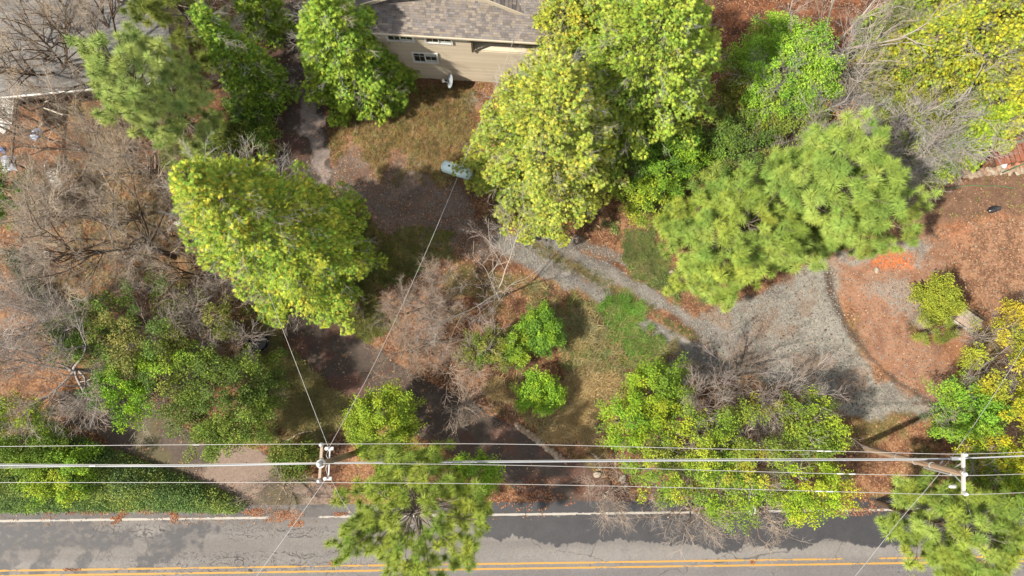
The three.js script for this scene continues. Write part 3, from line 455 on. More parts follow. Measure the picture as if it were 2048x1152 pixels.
{ // roadside mailboxes
  const p = place(1490, 1012), g = thing('mailbox', 'white mailbox pair on a white post at the road edge', 'mailbox', p, 0.12), mw = mat([0.80, 0.80, 0.79], 0.4);
  mesh('post', boxM(0.1, 1.0, 0.1), mw, g, [0, 0.5, 0]); mesh('arm', boxM(0.34, 0.08, 0.3), mw, g, [0, 1.04, 0.02]);
  for (const x of [-0.14, 0.15]) { const s = new THREE.Shape(); s.moveTo(-0.09, 0); s.lineTo(0.09, 0); s.lineTo(0.09, 0.14); s.absarc(0, 0.14, 0.09, 0, Math.PI); s.lineTo(-0.09, 0); const e = new THREE.ExtrudeGeometry(s, { depth: 0.48, bevelEnabled: false }); const b = mesh('box', e, mw, g, [x, 1.085, -0.24]); mesh('door', boxM(0.165, 0.19, 0.012), M.galv, b, [0, 0.105, 0.489]); mesh('flag', boxM(0.015, 0.1, 0.05), M.dark, b, [0.1, 0.16, 0.3]); }
}
{ // deck, rails, bricks and stone wall at the right edge
  const o = W(1988, 315, 0.9), g = thing('red_deck', 'red stained slatted deck landing at the right photo edge', 'deck', [o.x, H(o.x, o.z), o.z], 0.2);
  for (let k = 0; k < 12; k++) mesh('deck_board', boxM(0.27, 0.05, 1.25), k % 3 ? M.redwood : mat([0.22, 0.085, 0.05], 0.8), g, [k * 0.34, 0.9, 0]);
  for (const z of [-0.5, 0.5]) mesh('joist', boxM(4.1, 0.14, 0.06), M.brown, g, [1.9, 0.8, z]); for (const x of [0, 3.6]) for (const z of [-0.5, 0.5]) mesh('post', boxM(0.1, 0.76, 0.1), M.brown, g, [x, 0.37, z]);
  for (const z of [-0.72, 0.78]) { mesh('handrail', boxM(4.4, 0.07, 0.1), M.greenpaint, g, [2.4, 1.75, z], [0, 0.14, 0]); for (const x of [0.6, 3.4]) mesh('rail_post', boxM(0.08, 1.72, 0.08), M.greenpaint, g, [x, 0.86, z - (x - 2.4) * 0.14]); }
  const sw = thing('stone_wall', 'low rubble stone wall edging the shaded soil below the deck', 'wall', [0, 0, 0]); const r = rng(8), st = [mat([0.27, 0.20, 0.14], 0.95), mat([0.32, 0.25, 0.18], 0.95), mat([0.25, 0.16, 0.11], 0.95), mat([0.34, 0.29, 0.23], 0.95)];
  const rock = [0, 1, 2].map((s) => { const q = new THREE.IcosahedronGeometry(0.5, 1), p = q.attributes.position; for (let i = 0; i < p.count; i++) { const f = 0.75 + 0.5 * fbm(p.getX(i) * 2.3 + s * 9, p.getY(i) * 2.3 + p.getZ(i) * 3.1, 2); p.setXYZ(i, p.getX(i) * f, p.getY(i) * f * 0.8, p.getZ(i) * f); } q.computeVertexNormals(); return q; });
  for (let k = 0; k < 60; k++) { const t = k / 60, q = place(lerp(1900, 2100, t) + (r() - 0.5) * 4, lerp(352, 336, t) + (r() - 0.5) * 12); const o2 = mesh('stone', rock[k % 3], st[Math.floor(r() * 4)], sw, [q[0], q[1] + 0.1 + r() * 0.14, q[2]], [0, r() * 6, 0]); o2.scale.set(0.3 + r() * 0.3, 0.25 + r() * 0.2, 0.25 + r() * 0.25); }
  for (let k = 0; k < 8; k++) { const q = place(2006 + k * 5.6, 332 + r() * 9), o2 = mesh('loose_brick', boxM(0.32, 0.1, 0.16), mat([0.45 + r() * 0.1, 0.19 + r() * 0.05, 0.12], 0.9), null, [q[0], q[1] + 0.12 + r() * 0.25, q[2]], [r() * 0.3, r() * 3, r() * 0.3]); tag(o2, ['first', 'second', 'third', 'fourth', 'fifth', 'sixth', 'seventh', 'eighth'][k] + ' red brick from the white sack along the stone wall', 'brick', 'bricks heaped on the stone wall'); }
  { const q = place(1994, 332), s = mesh('white_sack', new THREE.SphereGeometry(0.28, 14, 10), M.white, null, [q[0], q[1] + 0.4, q[2]]); const p = s.geometry.attributes.position; for (let i = 0; i < p.count; i++) { const f = 0.8 + 0.5 * fbm(p.getX(i) * 7, p.getZ(i) * 7 + p.getY(i) * 5, 2); p.setXYZ(i, p.getX(i) * f * 0.8, p.getY(i) * f * 0.6, p.getZ(i) * f * 1.2); } s.geometry.computeVertexNormals(); tag(s, 'white sack lying on the stone wall beside the deck', 'sack'); }
  // garden hose
  const hp = [[1872, 380], [1900, 378], [1935, 373], [1962, 375], [1990, 374], [2025, 379]].map(([x, y]) => { const q = place(x, y); return new THREE.Vector3(q[0], q[1] + 0.05, q[2]); });
  tag(mesh('garden_hose', new THREE.TubeGeometry(new THREE.CatmullRomCurve3(hp), 50, 0.026, 6), mat([0.07, 0.16, 0.06], 0.5)), 'green garden hose lying across the shaded soil', 'hose');
  const bt = thing('black_bag', 'black plastic bag on the shadow edge in the red litter', 'bag', place(1980, 421), 0.25); { const q = new THREE.SphereGeometry(0.42, 18, 12), p = q.attributes.position; for (let i = 0; i < p.count; i++) { const f = 0.7 + 0.6 * fbm(p.getX(i) * 6, p.getZ(i) * 6 + p.getY(i) * 4, 3); p.setXYZ(i, p.getX(i) * f * 1.15, Math.max(0, p.getY(i)) * f * 0.6, p.getZ(i) * f * 0.5); } q.computeVertexNormals(); mesh('bag_body', q, mat([0.015, 0.016, 0.02], 0.35), bt); mesh('tied_neck', new THREE.ConeGeometry(0.07, 0.2, 8), M.dark, bt, [0.42, 0.1, 0], [0, 0, -1.2]); }
  const pr = thing('plank_ramp', 'weathered grey plank ramp under the lone green bush', 'ramp', place(1922, 634), -0.62); for (let k = 0; k < 4; k++) mesh('plank', boxM(2.3, 0.05, 0.24), mat([0.33 + 0.02 * k, 0.29, 0.23], 0.9), pr, [0.1 * (k % 2), 0.14, (k - 1.5) * 0.26]); mesh('edge_beam', boxM(2.6, 0.2, 0.1), mat([0.42, 0.38, 0.31], 0.9), pr, [-0.1, 0.12, 0.64]); mesh('edge_beam', boxM(2.4, 0.2, 0.1), M.brown, pr, [0.2, 0.12, -0.66]);
  // stones edging the driveway
  const ed = thing('stone_edging', 'row of rough stones edging the driveway above the wires', 'stone edging'); for (let k = 0; k < 46; k++) { const t = k / 45, q = place(lerp(1032, 1128, t) + (r() - 0.5) * 6, lerp(848, 922, t) + (r() - 0.5) * 6); const o2 = mesh('stone', rock[k % 3], st[Math.floor(r() * 4)], ed, [q[0], q[1] + 0.06, q[2]], [0, r() * 6, 0]); o2.scale.set(0.22 + r() * 0.26, 0.2 + r() * 0.14, 0.2 + r() * 0.2); }
  for (const [px, py, s, l] of [[1245, 957, 0.4, 'grey boulder in the verge litter beside the driveway mouth'], [1194, 949, 0.36, 'smaller pale stone left of the verge boulder'], [1378, 946, 0.3, 'flat pale stone under the roadside oaks'], [1342, 544, 0.24, 'small white stone beside the gravel track'], [1745, 543, 0.28, 'pale stone at the edge of the orange dirt']]) { const q = place(px, py), o2 = mesh('boulder', rock[1], st[3], null, [q[0], q[1] + s * 0.25, q[2]], [0, px, 0]); o2.scale.set(s * 1.4, s, s); tag(o2, l, 'stone'); }
}
// ---------------------------------------------------------------- utility poles and wires
function barkMap(a, b, seed) { const t = texture(128, 512, (u, v) => mix3(a, b, clamp(fbm(u * 30 + seed, v * 3, 3) * 1.3 - 0.15)).map((q) => q)); t.wrapS = t.wrapT = THREE.RepeatWrapping; return t; }
M.pole = new THREE.MeshStandardMaterial({ map: barkMap([0.16, 0.095, 0.055], [0.42, 0.30, 0.20], 3), roughness: 0.9 });
function utilityPole(label, base, top, lean) {
  const b = W(base[0], base[1], 0), t = W(top[0], top[1], 11.2), g = thing('utility_pole', label, 'utility pole', [b.x, H(b.x, b.z), b.z], 0, 'utility poles along the road');
  const d = t.clone().sub(b), L = d.length(), q = new THREE.Quaternion().setFromUnitVectors(new THREE.Vector3(0, 1, 0), d.clone().normalize());
  const sh = new THREE.Group(); sh.name = 'shaft_assembly'; g.quaternion.copy(q);
  mesh('pole_shaft', new THREE.CylinderGeometry(0.14, 0.19, L, 14, 6), M.pole, g, [0, L / 2, 0]);
  return { g, L, t };
}
const armEnds = [];
{
  // left pole
  const A = utilityPole('leaner brown utility pole with darker crossarm beside the bright driveway shrub', [712, 906], [642, 927]);
  const B = utilityPole('pale utility pole with white crossarm over the roadside pine', [1712, 892], [1920, 946]);
  const fit = (o, e0, e1, names, armMat, tint) => {
    const g = o.g; g.updateMatrixWorld(true); const inv = g.matrixWorld.clone().invert();
    const a = W(e0[0], e0[1], 11.05).applyMatrix4(inv), b = W(e1[0], e1[1], 11.05).applyMatrix4(inv);
    const q = new MB(); q.bar([a.x, a.y, a.z], [b.x, b.y, b.z], 0.12, 0.14); const arm = q.build('crossarm', armMat, g);
    for (const t of [0.03, 0.97]) { const p = a.clone().lerp(b, t); mesh('insulator', new THREE.LatheGeometry([[0, 0], [0.05, 0], [0.05, 0.06], [0.11, 0.08], [0.1, 0.12], [0.05, 0.15], [0.1, 0.18], [0.07, 0.22], [0.05, 0.28], [0, 0.28]].map(([x, y]) => new THREE.Vector2(x, y)), 14), M.porcelain, g, [p.x, p.y + 0.06, p.z]); }
    mesh('insulator', new THREE.LatheGeometry([[0, 0], [0.06, 0], [0.06, 0.08], [0.13, 0.1], [0.12, 0.15], [0.06, 0.2], [0.12, 0.24], [0.08, 0.3], [0.05, 0.36], [0, 0.36]].map(([x, y]) => new THREE.Vector2(x, y)), 14), M.porcelain, g, [0, o.L, 0]);
    for (const s of [0.22, 0.78]) { const p = a.clone().lerp(b, s), br = new MB(); br.bar([p.x, p.y, p.z], [0, o.L - 1.0, 0], 0.03, 0.05); br.build('brace', M.galv, g); }
    return [a, b];
  };
  fit(A, [644, 887], [639, 964], [], mat([0.36, 0.29, 0.23], 0.9)); fit(B, [1926, 906], [1927, 989], [], mat([0.50, 0.47, 0.43], 0.9));
  const loc = (o, px, py, h) => { const v = W(px, py, h).applyMatrix4(o.g.matrixWorld.clone().invert()); return [v.x, v.y, v.z]; };
  // secondary rack, drip loops and hardware on the left pole
  { const p = loc(A, 660, 897, 8.4), q = loc(A, 657, 957, 8.4), br = new MB(); br.bar(p, q, 0.06, 0.07); br.build('secondary_arm', M.galv, A.g); for (const w of [p, q]) { mesh('clamp', boxM(0.34, 0.14, 0.16), M.white, A.g, w); mesh('spool', new THREE.CylinderGeometry(0.09, 0.09, 0.2, 12), M.porcelain, A.g, [w[0] - 0.15, w[1] + 0.1, w[2]]); } for (const s of [0, 1]) { const w = s ? q : p, c = new THREE.CatmullRomCurve3([new THREE.Vector3(...w), new THREE.Vector3(w[0] * 0.7 - 0.2, w[1] - 0.4, w[2] * 0.7), new THREE.Vector3(w[0] * 0.3 - 0.25, w[1] - 0.1, w[2] * 0.4), new THREE.Vector3(0, w[1] + 0.4, 0)]); mesh('drip_loop', new THREE.TubeGeometry(c, 14, 0.022, 5), M.wire, A.g); } mesh('pole_cap', new THREE.CylinderGeometry(0.2, 0.2, 0.35, 14), M.porcelain, A.g, [0, A.L - 0.3, 0]); }
  { const p = loc(B, 1912, 972, 10.7); mesh('cutout', new THREE.LatheGeometry([[0, 0], [0.06, 0], [0.06, 0.1], [0.11, 0.14], [0.06, 0.18], [0.11, 0.24], [0.06, 0.3], [0.09, 0.38], [0.04, 0.5], [0, 0.5]].map(([x, y]) => new THREE.Vector2(x, y)), 12), M.porcelain, B.g, p, [0, 0, 1.1]); const cl = loc(B, 1912, 917, 9.0); mesh('cable_clamp', boxM(0.5, 0.14, 0.16), M.white, B.g, cl); for (const s of [0.11, -0.1]) mesh('riser_pipe', new THREE.CylinderGeometry(0.05, 0.05, 2.4, 8), M.galv, B.g, [s, B.L - 2.0, 0.17]); for (const y of [2.6, 4.2, 6.1]) mesh('band', new THREE.CylinderGeometry(0.18, 0.185, 0.06, 14), M.galv, B.g, [0, B.L - y, 0]); const lp = loc(B, 1880, 934, 8.8), c = new THREE.CatmullRomCurve3([new THREE.Vector3(...lp), new THREE.Vector3(lp[0] + 0.05, lp[1] + 0.2, lp[2] - 0.35), new THREE.Vector3(0, lp[1] + 0.5, 0)]); mesh('drip_loop', new THREE.TubeGeometry(c, 12, 0.025, 5), M.wire, B.g); }
}
function wire(name, label, cat, pts, r, m, group) { const v = pts.map(([x, y, h]) => W(x, y, h)); const o = mesh(name, new THREE.TubeGeometry(new THREE.CatmullRomCurve3(v, false, 'centripetal'), 90, r, 6), m); tag(o, label, cat, group); return o; }
const WG = 'overhead lines along the road';
wire('power_line', 'overhead power line on the house side ends of the crossarms', 'power line', [[-260, 896, 11.0], [0, 893, 10.9], [300, 890, 11], [643, 888, 11.35], [1000, 888, 10.7], [1400, 897, 10.7], [1700, 903, 11], [1926, 908, 11.35], [2150, 899, 11]], 0.0135, M.wire, WG);
wire('power_line', 'overhead power line meeting both pole tops', 'power line', [[-260, 940, 11.2], [0, 936, 11.1], [300, 930, 11.2], [642, 927, 11.6], [1000, 930, 11.0], [1400, 940, 11.0], [1700, 948, 11.2], [1930, 951, 11.6], [2150, 944, 11.2]], 0.0135, M.wire, WG);
wire('power_line', 'overhead power line on the road side ends of the crossarms', 'power line', [[-260, 966, 11.0], [0, 965, 10.9], [300, 965, 11], [639, 965, 11.35], [1000, 968, 10.7], [1400, 976, 10.7], [1700, 984, 11], [1926, 989, 11.35], [2150, 980, 11]], 0.0135, M.wire, WG);
wire('phone_cable', 'thick grey phone cable bundle slung below the power lines', 'cable', [[-260, 930, 8.2], [0, 931, 8.1], [350, 932, 8], [636, 927, 8.3], [1000, 924, 7.8], [1400, 921, 7.7], [1700, 920, 7.9], [1860, 919, 8.1], [1912, 917, 8.2], [2150, 908, 8.2]], 0.042, M.cable, WG);
wire('phone_cable', 'thin phone cable just above the thick bundle', 'cable', [[-260, 926, 8.5], [0, 928, 8.5], [350, 929, 8.4], [640, 925, 8.7], [1000, 921.5, 8.3], [1400, 918, 8.2], [1700, 917, 8.4], [1912, 916, 8.7], [2150, 906, 8.5]], 0.015, M.wire, WG);
const SG = 'service drops from the poles';
wire('service_drop', 'long service wire from the pole across the yard to the tan house', 'wire', [[657, 897, 8.6], [745, 735, 7.6], [845, 520, 6.7], [925, 330, 6.4], [1030, 70, 6.9], [1048, -20, 7.2]], 0.012, M.wire, SG);
wire('service_drop', 'service wire rising from the pole towards the big cedar', 'wire', [[657, 895, 8.6], [622, 805, 7.8], [560, 645, 6.9], [470, 420, 5.6], [370, 240, 4.4], [330, 150, 4.6]], 0.012, M.wire, SG);
wire('service_drop', 'service wire crossing the road down from the shorter visible pole', 'wire', [[657, 950, 8.5], [600, 1032, 8.2], [515, 1150, 8.2], [440, 1250, 8.6]], 0.012, M.wire, SG);
wire('guy_wire', 'thin wire from the pole over the big roadside pine', 'wire', [[660, 955, 8.5], [690, 1010, 8.4], [745, 1070, 8.3], [812, 1160, 8.3]], 0.011, M.wire, SG);
wire('service_drop', 'service wire crossing the road past the pine under the white crossarm', 'wire', [[1640, 1230, 8.7], [1718, 1143, 8.4], [1800, 1040, 8.4], [1880, 945, 8.8], [1988, 790, 8.0], [2075, 650, 7.6]], 0.012, M.wire, SG);
wire('guy_wire', 'thin wire dropping from the white crossarm over the roadside pine', 'wire', [[1924, 960, 9.2], [1945, 1040, 8.8], [1985, 1115, 8.6], [2030, 1200, 8.6]], 0.012, M.wire, SG);

{ const lines = scene.children.filter((o) => o.name.startsWith('power_line')); for (const [i, px, py, h] of [[0, 1640, 902, 10.95], [0, 1656, 902.5, 10.95], [1, 1680, 947.5, 11.18], [1, 1704, 948, 11.2], [2, 1638, 982.5, 10.93], [2, 1660, 983, 10.96], [1, 185, 932, 11.15], [0, 392, 889.5, 11.05]]) { const v = W(px, py, h); mesh('splice_sleeve', new THREE.CylinderGeometry(0.03, 0.03, 0.3, 8), M.porcelain, lines[i], [v.x, v.y, v.z], [0, 0, Math.PI / 2]); } }
// ---------------------------------------------------------------- plants
const leafMat = (t = 0.3) => new THREE.MeshPhysicalMaterial({ color: 0xffffff, roughness: 0.8, specularIntensity: 0.3, transmission: t, thickness: 0, side: THREE.DoubleSide });
const LM = { cedar: leafMat(0.12), pine: leafMat(0.25), leaf: leafMat(0.32) };
const barkTex = { grey: barkMap([0.10, 0.085, 0.07], [0.26, 0.225, 0.19], 1), brown: barkMap([0.06, 0.042, 0.03], [0.17, 0.115, 0.08], 5), pale: barkMap([0.26, 0.23, 0.20], [0.46, 0.42, 0.37], 9) };
const BK = { grey: mat([0.19, 0.155, 0.125], 0.95), brown: mat([0.105, 0.072, 0.05], 0.95), pale: mat([0.36, 0.32, 0.275], 0.95), tan: mat([0.30, 0.235, 0.185], 0.95), silver: mat([0.33, 0.30, 0.285], 0.95) };
const twigMat = mat([1, 1, 1], 0.95);
// --- small pieces that crowns are made of
function sprayGeo(seed) { // flat drooping cedar fan along +z
  const r = rng(seed), b = new MB();
  const leaf = (x, y, z, a, l, w) => { const dx = Math.sin(a), dz = Math.cos(a), dr = -0.16 * l - r() * 0.1 * l; b.tri([x - dz * w / 2, y, z + dx * w / 2], [x + dz * w / 2, y, z - dx * w / 2], [x + dx * l * 0.55 + dz * w * 0.62, y + dr * 0.3, z + dz * l * 0.55 - dx * w * 0.62]); b.tri([x - dz * w / 2, y, z + dx * w / 2], [x + dx * l * 0.5 + dz * w * 0.5, y + dr * 0.3, z + dz * l * 0.5 - dx * w * 0.5], [x + dx * l, y + dr, z + dz * l]); };
  for (let k = 0; k < 8; k++) { const t = k / 8, z = t * 0.3, y = (r() - 0.5) * 0.08; for (const s of [-1, 1]) leaf(0, y, z, s * (0.5 + r() * 0.8), (0.28 - 0.1 * t) * (0.7 + r() * 0.6), 0.026 + r() * 0.016); }
  for (let k = 0; k < 4; k++) leaf((r() - 0.5) * 0.08, 0.02 + r() * 0.05, 0.05 + r() * 0.2, (r() - 0.5) * 1.6, 0.2 + r() * 0.14, 0.038); leaf(0, 0, 0, 0, 0.34, 0.035); return b.geo();
}
function tuftGeo(seed) { // long pine needles bursting from a shoot along +y
  const r = rng(seed), b = new MB();
  for (let k = 0; k < 110; k++) { const a = r() * 6.283, e = 0.05 + Math.pow(r(), 0.85) * 1.85, l = 0.24 + r() * 0.13, y0 = (r() - 0.7) * 0.22, dx = Math.cos(a) * Math.sin(e), dz = Math.sin(a) * Math.sin(e), dy = Math.cos(e), w = 0.0095 + r() * 0.005, ux = -Math.sin(a), uz = Math.cos(a); b.tri([ux * w, y0, uz * w], [-ux * w, y0, -uz * w], [dx * l, y0 + dy * l - 0.03 * e, dz * l]); b.tri([ux * w * 0.2, y0 + w, uz * w * 0.2], [0, y0 - w, 0], [dx * l, y0 + dy * l - 0.03 * e, dz * l]); }
  return b.geo();
}
function clumpGeo(seed, n, s, len, wid) { // loose clump of single leaves
  const r = rng(seed), b = new MB(), v = new THREE.Vector3(), u = new THREE.Vector3(), w = new THREE.Vector3();
  for (let k = 0; k < n; k++) { v.set(r() - 0.5, (r() - 0.35) * 0.9, r() - 0.5).normalize(); const o = v.clone().multiplyScalar(s * Math.cbrt(r())); u.set(v.x + (r() - 0.5), v.y * 0.4 + (r() - 0.5) * 0.7, v.z + (r() - 0.5)).normalize(); w.set(r() - 0.5, r() - 0.5, r() - 0.5).cross(u).normalize(); const l = len * (0.7 + r() * 0.6), q = wid * (0.7 + r() * 0.6) / 2, m = o.clone().addScaledVector(u, l * 0.5), e = o.clone().addScaledVector(u, l); b.quad([o.x, o.y, o.z], [m.x + w.x * q, m.y + w.y * q, m.z + w.z * q], [e.x, e.y - l * 0.1, e.z], [m.x - w.x * q, m.y - w.y * q, m.z - w.z * q]); }
  return b.geo();
}
function twigGeo(seed, n = 6, thick = 0.009) { // leafless spray along +y, 1 m tall
  const r = rng(seed), b = new MB();
  const go = (p, d, l, rad, lev) => { const pts = [p]; let q = [...p], e = [...d]; for (let k = 0; k < 2; k++) { e = e.map((c) => c + (r() - 0.5) * 0.35); const m = Math.hypot(...e); e = e.map((c) => c / m); q = q.map((c, i) => c + e[i] * l / 2); pts.push(q); } b.tube(pts, [rad, rad * 0.75, rad * 0.35], 3, false); if (lev) for (let k = 0; k < (lev === 2 ? n : 3); k++) { const t = 0.2 + 0.75 * r(), f = t * 2, i = Math.min(1, Math.floor(f)), s = pts[i].map((c, a) => lerp(c, pts[i + 1][a], f - i)); go(s, [d[0] + (r() - 0.5) * 1.7, d[1] * 0.8 + (r() - 0.4) * 0.5, d[2] + (r() - 0.5) * 1.7], l * (0.35 + r() * 0.3), rad * 0.62, lev - 1); } };
  go([0, 0, 0], [0, 1, 0], 1, thick, 2); return b.geo();
}
const GEO = { spray: [sprayGeo(1), sprayGeo(2)], tuft: [tuftGeo(3), tuftGeo(4)], clump: [clumpGeo(5, 20, 0.27, 0.16, 0.085), clumpGeo(6, 18, 0.3, 0.18, 0.09), clumpGeo(16, 12, 0.34, 0.17, 0.085)], fine: [clumpGeo(7, 30, 0.3, 0.12, 0.06)], twig: [twigGeo(8), twigGeo(9, 8), twigGeo(10, 5)] };
const _m = new THREE.Matrix4(), _q = new THREE.Quaternion(), _s = new THREE.Vector3(), _up = new THREE.Vector3(0, 1, 0), _z = new THREE.Vector3(0, 0, 1), _c = new THREE.Color();
class Spread { // collects placements, then becomes one InstancedMesh per piece shape
  constructor() { this.l = []; }
  add(p, dir, size, rgb, roll = 0, axis = _up) { _q.setFromUnitVectors(axis, _v.set(...dir).normalize()); if (roll) _q.multiply(new THREE.Quaternion().setFromAxisAngle(axis, roll)); const s = typeof size === 'number' ? [size, size, size] : size; this.l.push([new THREE.Matrix4().compose(new THREE.Vector3(...p), _q, _s.set(...s)), rgb]); }
  build(name, geos, material, parent, kind = 'stuff') {
    geos.forEach((g, k) => { const L = this.l.filter((_, i) => i % geos.length === k); if (!L.length) return; const o = shade(new THREE.InstancedMesh(g, material, L.length)); L.forEach(([m, c], i) => { o.setMatrixAt(i, m); o.setColorAt(i, _c.setRGB(...c)); }); o.name = parent ? name : numbered(name); if (kind) o.userData.kind = kind; (parent || scene).add(o); });
  }
}
const jit = (r, c, a) => { const f = 1 + (r() - 0.5) * a, g = 1 + (r() - 0.5) * a * 0.4; return [c[0] * f * g, c[1] * f, c[2] * f / g]; };
function bendPath(r, p, d, len, n, wander, rise) { const pts = [[...p]]; let q = [...p], e = [...d]; for (let k = 0; k < n; k++) { e = [e[0] + (r() - 0.5) * wander, e[1] + (r() - 0.5) * wander * 0.7 + rise, e[2] + (r() - 0.5) * wander]; const m = Math.hypot(...e); e = e.map((c) => c / m); q = q.map((c, i) => c + e[i] * len / n); pts.push([...q]); } return pts; }
const at = (pts, t) => { const f = clamp(t, 0, 0.9999) * (pts.length - 1), i = Math.floor(f); return pts[i].map((c, k) => lerp(c, pts[i + 1][k], f - i)); };
let seedN = 100;
// base point from where the middle of the crown is on the survey sheet
const basePt = (px, py, h) => { const v = W(px, py, h); return [v.x, H(v.x, v.z) - 0.05, v.z]; };
function cedar({ at: [px, py], h, R, label, cols, name = 'cedar_tree', base = 0.08, dens = 1, blunt = 0.55, group = 'tall cedars', droop = 0.25, size = 0.42, bare = 0 }) {
  const r = rng(seedN += 7), g = thing(name, label, 'tree', basePt(px, py, h * 0.5), r() * 6, group), tr = new MB(), sp = new Spread(), tw = new Spread(), br = new MB();
  const lx = (r() - 0.5) * 0.5, lz = (r() - 0.5) * 0.5; tr.tube([[0, 0, 0], [lx * 0.3, h * 0.3, lz * 0.3], [lx * 0.7, h * 0.65, lz * 0.7], [lx, h, lz]], [h * 0.02, h * 0.015, h * 0.009, 0.02], 9);
  const nb = Math.round(h * 15 * dens), seed = r() * 50;
  for (let k = 0; k < nb; k++) {
    const t = base + (1 - base) * Math.pow((k + r()) / nb, 1.15), az = k * 2.39996 + r() * 0.5, prof = Math.pow(1 - Math.pow(t, 1 / blunt * 0.75), 0.75) * (0.8 + 0.4 * fbm(Math.cos(az) * 1.3 + seed, Math.sin(az) * 1.3 + t * 4, 2)), L = Math.max(0.35, R * prof * (0.78 + r() * 0.34)), y = h * t;
    const pts = bendPath(r, [lx * t, y, lz * t], [Math.cos(az), 0.28 - droop * 0.5 * (1 - t) + t * 0.35, Math.sin(az)], L, 4, 0.22, -droop * 0.22);
    br.tube(pts, [0.018 + L * 0.009, 0.016 + L * 0.006, 0.014, 0.010, 0.005], 4, false);
    const cb = cols[Math.floor(Math.pow(r(), 1.2) * cols.length) % cols.length], alive = r() > bare; const ns = Math.round(L * 42 + 14);
    for (let s = 0; s < ns; s++) { const u = L < 1 ? r() : 0.28 + 0.74 * Math.pow(r(), 0.7), p = at(pts, u), side = (r() - 0.5) * 2.4, a = az + side * 0.75, off = ((1 - u) * 0.35 * L + 0.7) * (r() - 0.5) * (0.5 + r()); p[0] += -Math.sin(az) * off; p[2] += Math.cos(az) * off; p[1] += (r() - 0.5) * 0.5; if (!alive && u < 0.8) { continue; } sp.add(p, [Math.cos(a), -0.5 + r() * 1.2 + t * 0.3, Math.sin(a)], (0.75 + r() * 0.6) * size, jit(r, mix3(cb, cols[Math.floor(r() * cols.length)], 0.7), 0.5), (r() - 0.5) * 1.2, _z); }
  }
  for (let k = 0; k < h * 9; k++) { const t = 0.15 + 0.8 * r(), az = r() * 6.283, q = R * Math.pow(1 - Math.pow(t, 0.75 / blunt), 0.75) * (0.72 + 0.3 * r()); tw.add([Math.cos(az) * q, h * t + 0.15, Math.sin(az) * q], [Math.cos(az), 0.25 + r() * 0.4, Math.sin(az)], 0.5 + r() * 0.6, jit(r, [0.38, 0.35, 0.31], 0.4), r() * 6); }
  tw.build('dead_twigs', GEO.twig, twigMat, g);
  tr.build('trunk', BK.brown, g); br.build('branches', BK.grey, g).userData.kind = 'stuff'; sp.build('crown', GEO.spray, LM.cedar, g);
  return g;
}
function pine({ at: [px, py], h, R, label, cols, base = 0.25, n = 70, group = 'pines', name = 'pine_tree', flat = 0.5, lean = [0, 0], size = 1, low = 0 }) {
  const r = rng(seedN += 7), g = thing(name, label, 'tree', basePt(px, py, h * 0.62), 0, group), tr = new MB(), br = new MB(), sp = new Spread();
  tr.tube([[0, 0, 0], [lean[0] * 0.2, h * 0.35, lean[1] * 0.2], [lean[0] * 0.6, h * 0.7, lean[1] * 0.6], [lean[0], h, lean[1]]], [h * 0.019, h * 0.015, h * 0.009, 0.03], 9);
  for (let k = 0; k < n; k++) {
    const t = base + (1 - base) * Math.pow((k + r()) / n, 0.9), az = k * 2.39996 + (r() - 0.5) * 0.9, L = R * (0.35 + 0.65 * Math.pow(Math.sin(Math.PI * clamp(0.18 + 0.78 * (t - base) / (1 - base))), flat)) * (0.55 + r() * 0.55) * (t > 0.93 ? 0.5 : 1);
    const pts = bendPath(r, [lean[0] * t, h * t, lean[1] * t], [Math.cos(az), 0.15 + t * 0.5 - low, Math.sin(az)], L, 4, 0.3, 0.06); br.tube(pts, [0.02 + L * 0.012, 0.018 + L * 0.009, 0.02, 0.014, 0.008], 4, false);
    const c0 = cols[Math.floor(r() * cols.length)], ns = 2 + Math.round(L * 1.5);
    for (let s = 0; s < ns; s++) { const u = s === 0 ? 1 : 0.5 + 0.5 * r(), p = at(pts, u), a = az + (r() - 0.5) * 2.6, o = s === 0 ? 0 : 0.35 + r() * 0.5, q = [p[0] + Math.cos(a) * o, p[1] + 0.06 + r() * 0.25, p[2] + Math.sin(a) * o]; if (o > 0.1) br.tube([p, q], [0.014, 0.007], 3, false); sp.add(q, [Math.cos(a) * 0.5, 0.8 + r() * 0.5, Math.sin(a) * 0.5], (1.05 + r() * 0.5) * size, jit(r, mix3(c0, cols[Math.floor(r() * cols.length)], 0.3), 0.3), r() * 6); }
  }
  tr.build('trunk', BK.brown, g); br.build('branches', BK.grey, g).userData.kind = 'stuff'; sp.build('crown', GEO.tuft, LM.pine, g); return g;
}
